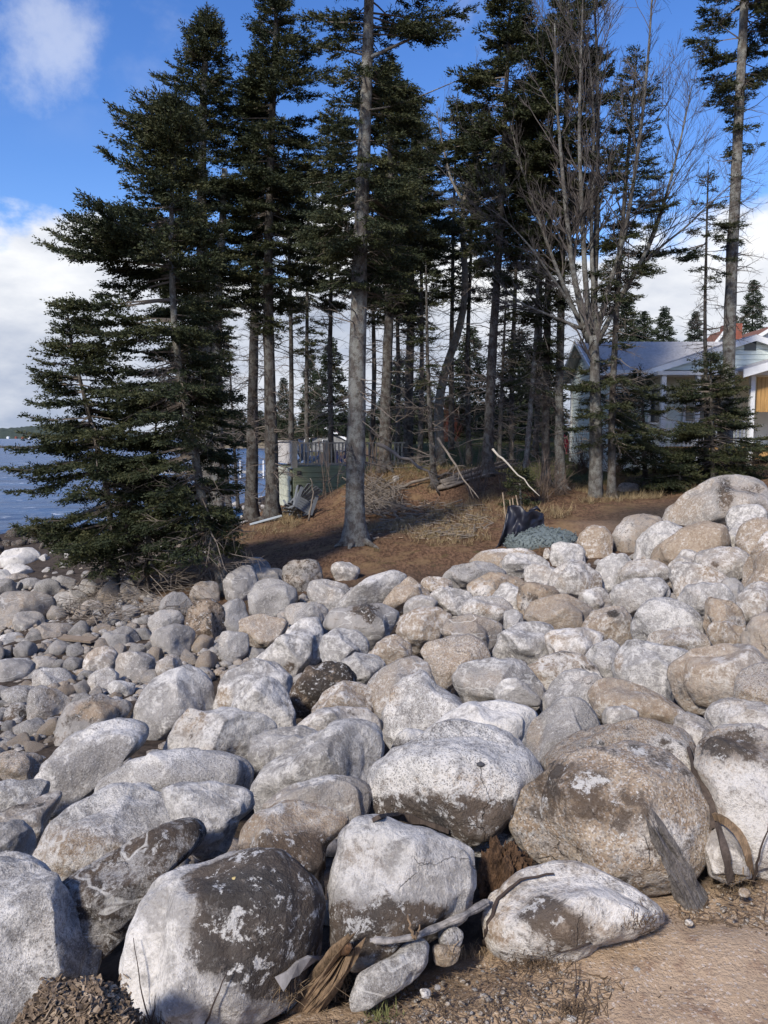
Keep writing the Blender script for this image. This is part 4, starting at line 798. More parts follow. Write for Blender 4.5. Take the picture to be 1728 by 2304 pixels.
spruce('straight dark spruce trunk on the seaward side of its neighbour', [(565,1172),(568,1000),(570,800),(575,600),(572,400),(565,180)], 15, [(180,4,4),(240,30,28),(330,50,45),(450,62,60),(580,62,52),(680,35,32),(740,8,8)], dead=(620,1080), dens=1.15, seed=16, bark=BARKD, whorl=.26, size=.07, deadlen=70)
spruce('dense-topped spruce standing by the broken grey chairs', [(613,1170),(610,1000),(605,800),(603,600),(610,350),(618,150),(625,-60)], 16, [(-60,4,4),(0,35,30),(60,62,50),(130,72,85),(220,80,110),(320,88,112),(420,92,105),(540,90,100),(640,70,75),(720,40,45),(780,8,8)], dead=(650,1080), dens=1.3, seed=17, bark=BARKD, whorl=.25, size=.07, deadlen=80)
spruce('mighty grey-barked spruce on the needle bank, thickest trunk in view', [(800,1222),(797,1120),(802,950),(806,750),(812,500),(820,300),(828,100),(832,-60),(838,-300)], 23, [(-300,30,30),(-60,95,135),(20,115,175),(80,110,190),(140,80,160),(200,60,115),(270,85,110),(350,120,125),(430,135,130),(520,150,115),(590,115,95),(640,50,50)], dead=(560,1060), dens=1.0, open_=.35, seed=18, whorl=.20, size=.065, flare=.55, rtop=.35, deadlen=120, deadden=.8, extra=[([(826,132),(870,112),(930,85),(975,55),(1010,30)], 4), ([(825,125),(770,112),(710,108)], 2.5), ([(808,450),(870,440),(940,400),(990,385)], 2.5), ([(815,250),(880,240),(950,215),(1020,185)], 2.5)])
spruce('dark spruce trunk just beyond the mighty grey one, at the edge of the lawn', [(866,1056),(868,900),(876,700),(880,500),(876,300),(880,150)], 14, [(150,5,5),(230,45,45),(330,75,75),(450,92,92),(560,88,86),(650,50,50),(720,10,10)], dead=(600,980), dens=1.2, seed=19, bark=BARKD, whorl=.3, size=.08, deadlen=70)
spruce('dark spruce trunk second from the mighty grey one', [(917,1040),(920,900),(925,700),(926,450),(930,240)], 12, [(240,5,5),(330,45,55),(450,75,75),(560,80,78),(650,55,55),(740,20,20)], dead=(600,980), dens=1.2, seed=20, bark=BARKD, whorl=.3, size=.08, deadlen=70)
spruce('slender spruce in front of the curved pale trunk', [(978,1094),(968,960),(962,800),(958,590)], 7, [(590,3,3),(660,30,35),(740,45,50),(820,45,45),(880,15,15)], dead=(780,1050), dens=.8, seed=21, bark=BARKD, whorl=.28, deadlen=70)
spruce('upright dark spruce beside the log pile', [(1097,1066),(1100,950),(1106,800),(1120,600),(1130,400),(1140,200),(1150,-40)], 12, [(-40,30,30),(60,62,62),(150,85,72),(250,110,85),(350,122,98),(450,120,105),(530,85,85),(610,40,45),(680,10,15)], dead=(560,980), dens=1.15, seed=22, bark=BARKD, whorl=.28, size=.078, deadlen=80)
spruce('thin spruce pole right behind the log pile', [(1122,1058),(1130,860),(1140,640)], 6, [(640,3,3),(720,28,28),(800,38,38),(860,25,25)], dead=(750,1000), dens=.7, seed=23, bark=BARKD, deadlen=60, whorl=.3)
spruce('slim grey leaning spruce pole over the small green sapling', [(1180,1085),(1195,920),(1208,720),(1214,480)], 7, [(480,3,3),(560,30,30),(680,40,45),(800,45,45),(900,35,35),(940,5,5)], dead=(700,1040), dens=.75, seed=24, whorl=.3, deadlen=70)
spruce('spruce trunk first of the close pair by the bare maple', [(1228,1092),(1228,900),(1234,600),(1240,300),(1246,50)], 10, [(50,10,10),(130,50,50),(260,80,72),(380,90,80),(480,80,80),(600,50,50),(760,42,42),(860,30,30)], dead=(560,1050), dens=.9, seed=25, bark=BARKD, whorl=.28, size=.072, deadlen=65)
spruce('spruce trunk nearer the maple in the close pair', [(1260,1098),(1256,900),(1262,600),(1275,250),(1282,-40)], 11, [(-40,20,20),(80,65,70),(200,82,90),(320,95,92),(430,92,80),(520,60,60),(600,25,25)], dead=(540,1050), dens=.9, seed=26, whorl=.28, size=.072, deadlen=65)
spruce('ragged spruce growing up through the bare maple', [(1376,1120),(1378,920),(1390,650),(1410,400),(1432,120)], 9, [(120,8,8),(170,35,35),(230,45,50),(300,55,62),(350,65,45),(430,50,80),(500,45,110),(560,50,95),(620,55,60),(700,60,45),(760,40,40),(830,75,110),(900,90,120),(970,80,110),(1010,30,40)], dead=(560,1000), dens=.85, seed=27, bark=BARKD, whorl=.26, droop=.35, deadlen=80)
spruce('thin-crowned spruce between maple and the tall bare-stemmed one', [(1590,1078),(1587,900),(1586,700),(1590,500),(1593,370)], 6, [(370,3,3),(430,25,20),(480,55,45),(530,80,60),(590,55,35),(650,25,25)], dead=(600,900), dens=.6, seed=28, whorl=.28, bark=BARKD, deadlen=50)
spruce('very tall spruce with a long bare stem by the house', [(1630,1066),(1637,880),(1646,600),(1660,300),(1675,0),(1684,-220)], 15, [(-220,40,60),(-60,115,85),(10,130,95),(60,120,90),(120,120,95),(180,95,75),(215,40,35),(260,10,10),(290,45,42),(330,30,40),(350,5,5),(500,3,3),(520,30,25),(560,5,5)], dead=(200,760), dens=.62, seed=29, whorl=.26, size=.07, rtop=.5, deadlen=85, deadden=.5)
spruce('young layered spruce in front of the porch', [(1606,1088),(1603,960),(1600,800)], 6, [(800,5,5),(840,50,45),(880,85,75),(930,105,95),(980,118,108),(1030,118,105),(1060,70,70)], dens=1.0, seed=30, whorl=.15, droop=.15, size=.06, bark=BARKD, dead=(900,1070))
spruce('drooping dark young spruce between the maple and the porch', [(1452,1100),(1448,960),(1440,830)], 6, [(840,5,5),(890,55,50),(950,75,65),(1010,85,70),(1060,60,60)], dens=.9, seed=31, whorl=.16, droop=.4, bark=BARKD, dead=(900,1080))
spruce('small green sapling behind the black fabric', [(1172,1142),(1171,1100),(1170,1052)], 3, [(1052,3,3),(1075,20,20),(1100,32,30),(1125,40,38),(1135,30,30)], dens=1.3, seed=32, whorl=.10, droop=.1, flare=.1)
spruce('low yellowish-green spruce bush behind the giant boulder', [(1530,1108),(1530,1070),(1532,1030)], 3, [(1030,10,10),(1055,55,45),(1080,75,60),(1100,70,60)], dens=1.3, seed=33, whorl=.09, droop=.1, flare=.1)
# ------------------------------------------------------------------ bare broadleaf trees
def bare_tree(label, stems, mat=BARKM, twig=TWIGM, seed=1, name='bare_tree', depth=None, levels=3, spread=.55, group=None, nchild=6, lenf=.5):
    rng = np.random.default_rng(seed); b0 = stems[0][0][0]
    base = hit(b0[0], b0[1], groundz) if depth is None else at_y(b0[0], b0[1], depth); y = base[1]; mpp = ((base-EYE) @ FWD)/F
    root = empty(name, base, label=label, category='tree', group=group); tw = MB()
    def grow(p, d, ln, r, lev):
        n = 4; P = [p]; dd = d.copy()
        for _ in range(n):
            dd = dd+rng.normal(0, .09, 3)+np.array([0, 0, .07]); dd /= np.linalg.norm(dd); P.append(P[-1]+dd*ln/n)
        P = np.array(P); tw.tube(P, np.linspace(r, max(.0022, r*.35), n+1), 3, False)
        if lev >= levels: return
        for _ in range(max(2, int(nchild-lev+rng.integers(-1, 2)))):
            q = rng.uniform(.25, 1); k = q*n; i = min(n-1, int(k)); p0 = P[i]+(P[i+1]-P[i])*(k-i); t = P[i+1]-P[i]; t /= np.linalg.norm(t)
            o = rng.normal(0, 1, 3); o -= t*(o @ t); o /= np.linalg.norm(o); a = rng.uniform(.35, .75)
            grow(p0, t*math.cos(a)+o*math.sin(a), ln*lenf*rng.uniform(.6, 1.2)*(1.15-.5*q), max(.003, r*.5), lev+1)
    for path, ra, rb in stems:
        W = np.array([at_y(u, v, y)-base for u, v in path]); W[:, 1] += np.linspace(0, rng.normal(0, .9), len(W)); P = smooth_path(W, 22)
        if path[0] == b0: P = np.vstack([P[0]-[0, 0, .25], P])
        mb = MB(); mb.tube(P, np.linspace(ra*mpp*(1 if path[0] == b0 else .68), rb*mpp*.6, len(P)), 10, True, .04, rng); mb.build('trunk' if path[0] == b0 else 'limb', mat, root, True)
        L_ = np.linalg.norm(np.diff(P, axis=0), axis=1).sum()
        for _ in range(int(7+L_*2.6) if path[0] != b0 else 3):
            q = rng.uniform(.22 if path[0] != b0 else .8, 1)*(len(P)-1); i = min(len(P)-2, int(q)); p0 = P[i]+(P[i+1]-P[i])*(q-i); t = P[i+1]-P[i]; t /= np.linalg.norm(t)
            o = rng.normal(0, 1, 3); o -= t*(o @ t); o /= np.linalg.norm(o); a = rng.uniform(.35, .9)*spread/.55
            grow(p0, t*math.cos(a)+o*math.sin(a), rng.uniform(.8, 2.2), max(.005, (ra+(rb-ra)*q/len(P))*mpp*.26), 1)
    tw.build('twigs', twig, root, kind='stuff'); return root
bare_tree('big many-stemmed bare maple fanning out against the sky', [
 ([(1340,1118),(1338,1020),(1335,930),(1330,830),(1325,760)], 17, 16),
 ([(1325,770),(1305,690),(1285,600),(1275,500),(1262,380),(1250,230),(1245,60)], 11, 2),
 ([(1330,760),(1318,660),(1312,560),(1306,430),(1300,300),(1305,120),(1310,-60)], 10, 2),
 ([(1335,760),(1340,650),(1350,540),(1356,420),(1362,300),(1366,150),(1362,-80)], 12, 3),
 ([(1338,770),(1360,660),(1390,560),(1405,450),(1420,300),(1430,130),(1432,-40)], 9, 2),
 ([(1335,790),(1380,700),(1430,610),(1470,540),(1500,440),(1530,330),(1560,190)], 9, 1.5),
 ([(1390,690),(1440,600),(1500,545),(1560,500),(1620,440),(1690,380)], 6, 1),
 ([(1320,760),(1280,660),(1245,560),(1215,460),(1180,340),(1150,200)], 8, 1.5),
 ([(1305,720),(1250,640),(1190,560),(1130,500),(1080,470)], 6, 1),
 ([(1310,740),(1240,710),(1170,680),(1110,620)], 6, 1),
 ([(1455,560),(1490,480),(1540,380),(1590,300)], 4, 1), ([(1340,700),(1332,560),(1338,400),(1345,250),(1330,60)], 8, 2)], seed=51, levels=3, nchild=7, lenf=.55)
bare_tree('curved pale-barked bare tree bending beyond the log pile', [
 ([(992,1032),(985,960),(986,900),(1000,830),(1028,760),(1044,690),(1044,600),(1034,520),(1042,440),(1060,390)], 12, 7),
 ([(1060,390),(1090,345),(1110,290),(1100,200)], 6, 1.5), ([(1040,450),(1015,400),(1000,330),(985,240)], 5, 1.2), ([(1044,640),(1010,600),(985,600)], 3, 1), ([(1036,500),(1075,460),(1130,420)], 4, 1)], mat=bark_material('pale birch bark', (.25, .21, .165), .7), seed=52, levels=3, nchild=4, depth=30)

# slim spruces of the thicket: three built, the others copies of them with their parts
def copy_tree(o, loc, sc_, rz, label):
    c = o.copy(); link(c); c.location = [float(q) for q in loc]; c.scale = (sc_,)*3; c.rotation_euler = (0, 0, rz); c['label'] = label
    for ch in list(o.children): d = ch.copy(); link(d); d.parent = c
    return c
THK = 'slim dark spruces of the thicket'
proto = [spruce(['slim dark spruce rising behind the deck corner', 'slim dark spruce rising just seaward of the mighty trunk', 'slim dark spruce behind the curved pale trunk'][i_], p_, 6.5, pr_, dead=de_, dens=.62, seed=90+i_, whorl=.3, size=.085, nd=3, bark=BARKD, deadlen=80, flare=.2, group=THK, depth=30, deadden=.7) for i_, (p_, pr_, de_) in enumerate([
 ([(655,1035),(655,800),(650,500),(648,300)], [(300,4,4),(400,45,45),(520,65,60),(620,60,60),(690,25,25)], (640,1000)),
 ([(745,1030),(742,800),(748,500),(750,240)], [(240,4,4),(330,50,50),(450,70,70),(560,75,75),(650,45,45),(700,15,15)], (640,1000)),
 ([(1055,1030),(1050,800),(1060,560),(1062,380)], [(380,4,4),(450,40,45),(560,60,60),(650,40,40),(700,20,20)], (600,1000))])]
r4 = np.random.default_rng(44)
for i_, (u, y, k, s_) in enumerate([(692,34,1,.95),(835,31,2,1.05),(895,35,1,.9),(945,29,0,1.0),(1015,35,1,1.0),(1150,31,1,1.0),(1205,34,2,1.1)]):
    q = at_y(u, 1030, y); q[2] = groundz(q[0], q[1])[0]; copy_tree(proto[k], q, s_*y/30, r4.uniform(0, 6.28), 'slim dark spruce '+['between the deck corner and the mighty trunk', 'just landward of the mighty trunk', 'between the two dark trunks beyond the mighty one', 'behind the slender spruce', 'in the bend of the curved pale trunk', 'beyond the thin pole by the log pile', 'beyond the slim grey leaning pole'][i_])
# ------------------------------------------------------------------ buildings and garden things behind the trees
def P3(u, v, y): return at_y(u, v, y)
MINT = plain('mint clapboard paint', (.67, .74, .69), .06, 3, .6, .05); WHITE = plain('white trim paint', (.78, .79, .78), .05, 3, .55, .05)
ROOFG = plain('grey roof shingles', (.42, .41, .40), .2, 9, .9, .4); ROOFB = plain('brown roof shingles', (.17, .085, .060), .25, 9, .9, .4)
GLASS = plain('dark window glass', (.03, .04, .05), .2, 2, .08, .0, spec=.6); CEDAR = plain('new cedar boards', (.46, .27, .10), .25, 4, .7, .2, stretch=(6, 6, .6))
GREENW = plain('treated timber', (.30, .32, .19), .25, 3, .85, .3, stretch=(.5, 4, 4)); PALEW = plain('weathered pale board', (.50, .47, .43), .15, 4, .85, .2, stretch=(5, 5, .5))
RAILW = plain('weathered rail wood', (.42, .38, .31), .2, 4, .85, .2); SHING = plain('pale green shingle', (.46, .47, .37), .2, 5, .85, .3)
BRICK = plain('red brick', (.26, .09, .06), .25, 14, .9, .3)
def slab4(a, b, c, d, th): # thin roof plane from four corners
    m = MB(); m.prism(np.array([a, b, c, d]), np.array([0, 0, -th])); return m
def house():
    root = empty('house', (8.3, 30, 2.5), label='mint-green clapboard house with grey roof and white trim behind the trees', category='house'); O = np.array([8.3, 30, 2.5])
    def part(mb, name, mat, par=None): return mb.build(name, mat, par or root)
    x0, x1, yf, yb, zb, ze, zr = 0., 13., 0., 4.3, .0, 4.25, 5.55
    m = MB(); m.box((x1/2, yb/2, ze/2-.2), (x1-.1, yb-.1, ze+.35)); m.prism([(0.06, 0.05, ze-.03), (0.06, yb-.05, ze-.03), (0.06, yb/2, zr-.12)], (x1-.2, 0, 0)); part(m, 'wall', MINT)
    wall = [c for c in root.children if c.name.startswith('wall')][0] if root.children else None
    cb = MB(); cb.box((0, 0, 0), (.03, yb-.16, .135)); cme = cb.mesh('clapboard', MINT)
    for k in range(28):
        o = obj('clapboard', cme, root, (-.02+.0, yb/2, .1+k*.15)); o.rotation_euler = (0, .09, 0)
    for k in range(8):
        z = ze+.02+k*.15; wd = (yb-.3)*(1-(z-ze)/(zr-ze))
        if wd > .2:
            o = obj('clapboard', cme, root, (-.02, yb/2, z+.05)); o.rotation_euler = (0, .09, 0); o.scale = (1, wd/(yb-.16), 1)
    for y in (0.02, yb-.02): m = MB(); m.box((-.03, y, ze/2-.1), (.14, .16, ze+.2)); part(m, 'corner_board', WHITE)
    rf = part(slab4((-.45, -.6, ze-.1), (x1, -.6, ze-.1), (x1, yb/2, zr+.05), (-.45, yb/2, zr+.05), .07), 'roof', ROOFG)
    part(slab4((-.45, yb/2, zr+.05), (x1, yb/2, zr+.05), (x1, yb+.5, ze-.1), (-.45, yb+.5, ze-.1), .07), 'roof', ROOFG)
    for a, b in (((-.47, -.62, ze-.2), (-.47, yb/2, zr-.04)), ((-.47, yb+.52, ze-.2), (-.47, yb/2, zr-.04))):
        a, b = np.array(a), np.array(b); m = MB(); m.prism([a, b, b+[0, 0, .16], a+[0, 0, .16]], (-.05, 0, 0)); part(m, 'rake_board', WHITE, rf)
    m = MB(); m.box((x1/2-.2, -.64, ze-.13), (x1+.5, .06, .2)); part(m, 'fascia', WHITE, rf)
    # gable-fronted wing
    gx0, gxm, gy = 1.4, 5.35, -.9; gz0, gzr = 4.2, 5.45; gx1 = 2*gxm-gx0
    m = MB(); m.prism([(gx0+.2, gy, gz0), (gx1-.2, gy, gz0), (gxm, gy, gzr-.1)], (0, 1.5, 0)); part(m, 'gable', MINT)
    for k in range(6):
        z = gz0+.08+k*.19; f = 1-(z-gz0)/(gzr-gz0); m = MB(); m.box((gxm, gy-.02, z), ((gx1-gx0)*f-.9, .03, .17)); part(m, 'clapboard', MINT)
    for s, xa in ((1, gx0-.4), (-1, gx1+.4)):
        a, b = np.array([xa, gy-.25, gz0-.12]), np.array([gxm, gy-.25, gzr+.02])
        rr = part(slab4(a, b, b+[0, 3.2, 0], a+[0, 3.2, 0], .08), 'roof', ROOFG)
        m = MB(); m.prism([a+[0, 0, -.24], b+[0, 0, -.24], b+[0, 0, -.03], a+[0, 0, -.03]], (0, -.05, 0)); part(m, 'rake_board', WHITE, rr)
    m = MB(); m.box((gxm-.1, gy-.04, gzr-.38), (.42, .05, .32)); part(m, 'vent', GLASS)
    # porch with posts, windows, rail
    m = MB(); m.box((6.3, gy-.35, 4.02), (9.4, 1.0, .14)); part(m, 'porch_beam', WHITE)
    m = MB(); m.box((6.3, -.75, 1.3), (9.4, 1.9, .12)); part(m, 'porch_floor', CEDAR)
    for x in (1.85, 3.1, 5.08, 7.6): m = MB(); m.box((x, gy-.7, 2.05), (.16, .16, 3.9)); part(m, 'post', WHITE)
    for x, w_, h_, z in ((2.2, .5, 1.2, 2.9), (3.9, 1.2, 1.9, 2.4), (4.75, .35, 1.6, 2.7), (.75, .7, 1.0, 2.9)):
        m = MB(); m.box((x, -.03, z), (w_+.2, .08, h_+.2)); f = part(m, 'window', WHITE); m = MB(); m.box((x, -.09, z), (w_, .04, h_)); m.build('pane', GLASS, f)
    m = MB(); m.box((3.5, gy-.7, 2.25), (3.2, .07, .07)); rl = part(m, 'railing', WHITE); bm_ = MB(); bm_.box((0, 0, 0), (.04, .04, .85)); bme = bm_.mesh('baluster', WHITE)
    for k in range(22): obj('baluster', bme, rl, (1.95+k*.145, gy-.7, 1.8))
    sb = MB(); sb.box((0, 0, 0), (.13, .05, 1.25)); sme = sb.mesh('slat', CEDAR)
    for k in range(12): obj('slat', sme, root, (5.3+k*.14, gy-.75, 3.25))
    m = MB(); m.prism([(5.2, gy-.9, .9), (5.5, gy-.9, .9), (6.8, gy-.9, 2.2), (6.5, gy-.9, 2.2)], (0, .06, 0)); part(m, 'stair_stringer', CEDAR)
    m = MB(); a = np.array([4.45, gy-1.3, 4.12]); b = np.array([8.2, gy-1.3, 5.2]); m.prism([a, b, b+[0, 2.2, .1], a+[0, 2.2, .1]], (0, 0, -.08)); rr = part(m, 'porch_roof', ROOFG)
    m = MB(); m.prism([a+[0, 0, -.3], b+[0, 0, -.3], b+[0, 0, -.02], a+[0, 0, -.02]], (0, -.05, 0)); part(m, 'fascia', WHITE, rr)
house()
def cottage(name, label, u0, u1, vb, ve, vr, y, wall, roof, chim=None, gable=True):
    a, b = P3(u0, vb, y), P3(u1, vb, y); ze, zr = P3(u0, ve, y)[2], P3(u0, vr, y)[2]
    root = empty(name, a, label=label, category='house'); W = b[0]-a[0]; dp = W*.9; h = ze-a[2]; r = zr-a[2]
    m = MB(); m.box((W/2, dp/2, h/2-.3), (W, dp, h+.6)); m.prism([(.02, .01, h-.02), (W-.02, .01, h-.02), (W/2, .01, r)], (0, dp-.02, 0)); m.build('wall', wall, root)
    for s in (0, 1):
        e = np.array([-.25*W*.2 if s == 0 else W*1.05, -.2, h-.12]); t_ = np.array([W/2, -.2, r+.1]); m = MB(); m.prism([e, t_, t_+[0, dp+.4, 0], e+[0, dp+.4, 0]], (0, 0, -.12)); rf = m.build('roof', roof, root)
        m = MB(); m.prism([e+[0, 0, -.3], t_+[0, 0, -.3], t_+[0, 0, -.05], e+[0, 0, -.05]], (0, -.08, 0)); m.build('rake_board', WHITE, rf)
    m = MB(); m.box((W/2, -.03, h*.55), (W*.25, .08, h*.4)); f = m.build('window', WHITE, root); m = MB(); m.box((W/2, -.09, h*.55), (W*.2, .04, h*.34)); m.build('pane', GLASS, f)
    if chim: m = MB(); m.box((W*chim, dp*.5, r-.1), (.5, .5, 1.2)); m.build('chimney', BRICK, root)
    return root
cottage('house', 'brown-roofed gabled house high behind the mint one', 1668, 1790, 800, 772, 738, 52, WHITE, ROOFB, .1)
cottage('house', 'lower brown-roofed wing seen beside the very tall spruce stem', 1592, 1650, 810, 782, 748, 49, WHITE, ROOFB, .85)
cottage('house', 'small white gable peeping over the grey roof', 1455, 1525, 830, 806, 786, 42, WHITE, ROOFG)
cottage('house', 'distant grey cottage beyond the railed deck', 690, 782, 1003, 985, 962, 75, plain('grey cottage paint', (.22, .22, .21), .1, 3, .8, .05), ROOFB)
cottage('house', 'distant white cottage beyond the lawn behind the spruce poles', 1128, 1165, 985, 965, 948, 70, WHITE, ROOFG)
# deck
def deck():
    C = P3(662, 1052, 28.5); root = empty('deck', (C[0], C[1], 1.4), label='raised timber deck with baluster railing beside the water', category='deck'); zt = C[2]-1.4
    a = math.atan2(2.5, -.97); L_ = np.array([math.cos(a), math.sin(a), 0]); R_ = np.array([L_[1], -L_[0], 0]); R_ = R_/np.linalg.norm(R_)
    ar = math.atan2(R_[1], R_[0]); al = math.atan2(L_[1], L_[0])
    def bx(name, mat, along, c, size, par=None):
        o = obj(name, None); bpy.data.objects.remove(o)
        m = MB(); m.box((0, 0, 0), size); me = m.mesh(name, mat); o = obj(name, me, par or root, c); o.rotation_euler = (0, 0, ar if along == 'R' else al); return o
    core = R_*2.3+L_*1.5
    m = MB(); m.box((0, 0, 0), (4.4, 2.8, zt-.1)); o = obj('core', m.mesh('core', GREENW), root, (core[0], core[1], zt/2-.1)); o.rotation_euler = (0, 0, ar)
    h = zt/9
    for k in range(9): bx('timber', GREENW, 'R', R_*2.3+np.array([0, 0, (k+.5)*h])-L_*(.02+.012*(k % 2)), (4.7, .18, h*.93))
    for k, (f, z) in enumerate(((.05, .4), (.05, 1.0), (2.1, 1.25), (1.75, .5), (.05, 1.5))): bx('timber_end', BARKD, 'R', R_*(f+.1)-L_*.14+np.array([0, 0, z]), (.16, .05, h*.8))
    sm = MB(); sm.box((0, 0, 0), (.29, .035, .25)); sme = sm.mesh('shingle', SHING)
    for r in range(8):
        for c in range(9):
            o = obj('shingle', sme, root, L_*(.17+c*.305+(r % 2)*.1)-R_*(.12+.02*(r % 2))+np.array([0, 0, .12+r*.205])); o.rotation_euler = (.0, .0, al)
    pm = MB(); pm.box((0, 0, 0), (.26, .03, .8)); pme = pm.mesh('board', PALEW)
    for k in range(10): o = obj('board', pme, root, L_*(.2+k*.275)-R_*.05+np.array([0, 0, zt+.52])); o.rotation_euler = (0, 0, al)
    bx('top_rail', PALEW, 'L', L_*1.5-R_*.05+np.array([0, 0, zt+.96]), (2.95, .12, .05))
    for f in (0, 1.25, 2.5, 3.7): bx('post', RAILW, 'R', R_*f+np.array([0, 0, zt+.48]), (.13 if f else .2, .13 if f else .2, 1.0))
    bx('top_rail', RAILW, 'R', R_*2.2+np.array([0, 0, zt+.90]), (4.4, .14, .05)); bx('bottom_rail', RAILW, 'R', R_*2.2+np.array([0, 0, zt+.12]), (4.4, .06, .08))
    b = MB(); b.box((0, 0, 0), (.045, .045, .8)); bme = b.mesh('baluster', RAILW)
    for k in range(28): o = obj('baluster', bme, root, R_*(.22+k*.15)-L_*.04+np.array([0, 0, zt+.5])); o.rotation_euler = (0, 0, ar)
    bx('deck_floor', GREENW, 'R', core+np.array([0, 0, zt]), (4.5, 3.0, .06))
    return C, R_, L_
DC, DR, DL = deck()
def lounge_chair(label, loc, rot, mat, scale=1.0, group=None, name='garden_chair'):
    root = empty(name, loc, label=label, category='chair', group=group); root.rotation_euler = rot; root.scale = (scale,)*3
    def bar(n, a, b, w_, t_):
        a, b = np.array(a, float), np.array(b, float); d = b-a; L_ = np.linalg.norm(d); M = Vector(d).to_track_quat('X', 'Z').to_matrix(); m = MB(); m.box((0, 0, 0), (L_, w_, t_), np.array(M)); return m.build(n, mat, root, loc=(a+b)/2)
    for k in range(5): bar('seat_slat', (-.28, .05+k*.11, .36-k*.025), (.28, .05+k*.11, .36-k*.025), .09, .02)
    for k in range(5): x = -.22+k*.11; bar('back_slat', (x*.8, .52, .26), (x*1.25, .86, 1.0-abs(k-2)*.06), .09, .02)
    for s in (-1, 1):
        bar('arm', (s*.34, -.05, .56), (s*.34, .75, .56), .12, .025); bar('leg', (s*.31, .02, 0), (s*.31, .02, .55), .09, .03); bar('leg', (s*.31, -.02, .36), (s*.31, .95, .02), .03, .12)
    bar('brace', (-.34, .68, .54), (.34, .68, .54), .06, .03)
    return root
BLUEC = plain('blue painted chair', (.06, .13, .42), .1, 4, .5, .05); REDC = plain('red painted chair', (.55, .03, .04), .1, 4, .5, .05); GREYC = plain('grey painted boards', (.145, .155, .165), .15, 4, .7, .1); LBLUE = plain('pale blue plastic', (.45, .53, .68), .08, 4, .5, .05)
zt_ = DC[2]+.03
lounge_chair('pale blue garden chair on the deck behind the first balusters', list(DC+DR*1.0+DL*1.0+[0, 0, .03]), (0, 0, 2.6), LBLUE)
lounge_chair('deep blue garden chair on the deck beside the big trunk', list(DC+DR*2.3+DL*1.1+[0, 0, .03]), (0, 0, 3.6), BLUEC)
p = hit(1287, 1022, groundz); lounge_chair('red garden chair beside the corner of the mint house', p, (0, 0, .4), REDC, .95)
p = hit(665, 1172, groundz); lounge_chair('grey broken garden chair tipped on its side below the deck', p+[0, .1, .25], (1.3, .5, .5), GREYC, .8)
p = hit(640, 1168, groundz); lounge_chair('grey broken garden chair upside down among the wreckage, nearer the dark trunk', p+[-.02, .2, .5], (2.6, .35, 1.5), GREYC, .7)
p = hit(690, 1160, groundz); lounge_chair('grey collapsed garden chair leaning over at the brown bank side of the wreckage', p+[.05, .3, .25], (-.7, .8, 2.6), GREYC, .8)
def plank(label, a, b, wd, th, mat, tilt=0, name='plank', cat='plank'):
    a, b = np.array(a), np.array(b); d = b-a; M = np.array((Vector(d).to_track_quat('X', 'Z').to_matrix() @ Matrix.Rotation(tilt, 3, 'X'))); m = MB(); m.box((0, 0, 0), (np.linalg.norm(d), wd, th), M); return m.build(name, mat, None, loc=(a+b)/2, label=label, category=cat)
plank('pale blue-grey board lying by the foot of the dense-topped spruce', hit(562, 1180, groundz, .04), hit(634, 1160, groundz, .12), .16, .04, plain('painted board', (.42, .47, .50), .1, 5, .6, .05))
plank('short weathered board lying next to the pale blue-grey one', hit(520, 1182, groundz, .03), hit(556, 1172, groundz, .06), .12, .03, PALEW)
q = hit(612, 1140, groundz); plank('pale green panel propped under the deck corner', q+[-.1, 1.2, .05], q+[.15, 1.3, .95], .5, .03, plain('pale green panel paint', (.45, .60, .52), .1, 4, .6, .05), .2, 'panel', 'panel')
plank('weathered plank lying on the cobbles below the dark root', hit(138, 1434, groundz, .10), hit(212, 1441, groundz, .12), .13, .035, plain('driftwood plank', (.20, .155, .115), .3, 6, .9, .4, stretch=(.5, 6, 6)), .2)
# dock and far shore
DOCKW = plain('grey dock wood', (.42, .41, .39), .15, 2, .85, .2)
def dock():
    root = empty('dock', P3(560, 1062, 82), label='low white dock with mooring posts reaching across the cove', category='dock'); O = P3(560, 1062, 82)
    m = MB(); m.box((-2, 0, 0), (16, 1.8, .22)); m.build('dock_deck', DOCKW, root)
    for u in (500, 515, 541, 567, 593): x = P3(u, 1062, 81)[0]-O[0]; m = MB(); m.tube([(x, -1.0, -1.2), (x, -1.0, 1.25)], .085, 8); m.build('post', WHITE, root)
dock()
FORF = NT('distant forest'); FORF.m = plain('distant forest cover', (.045, .058, .042), .4, .05, .95, 0)
def ridge(name, label, u0, u1, vb, prof, d, mat, kind='structure', th=60, rough=.3):
    us = np.linspace(u0, u1, 160); pv = np.interp(us, [p[0] for p in prof], [p[1] for p in prof]); r_ = np.random.default_rng(int(d))
    B0 = np.array([P3(u, vb, d) for u in us]); T0 = np.array([P3(u, v, d+th) for u, v in zip(us, pv)]); T0[:, 2] += r_.normal(0, rough, 160)*(T0[:, 2]-B0[:, 2]).clip(0)*.12
    M0 = B0*.45+T0*.55; M0[:, 2] += (T0[:, 2]-B0[:, 2])*.18; E = T0+[0, th*2, 0]; E[:, 2] = -1; B0[:, 2] = -.4; n = 160
    V = np.vstack([B0, M0, T0, E]); i = np.arange(n-1); Q = np.vstack([np.stack([i+k*n, i+1+k*n, i+1+(k+1)*n, i+(k+1)*n], -1) for k in range(3)])
    return obj(name, mesh_np(name, V, Q, mat, True), kind=kind, label=label)
ridge('far_hill', 'wooded headland across the bay', -260, 420, 985, [(-260,972),(-60,968),(30,962),(85,957),(140,962),(260,972),(420,980)], 2600, FORF.m, th=300)
ridge('far_shore', 'low shore of the cove across the water', 380, 900, 1003, [(380,1003),(430,995),(520,985),(640,975),(760,968),(900,965)], 300, plain('far shore ground', (.20, .17, .12), .3, .05, .95, 0), th=40)
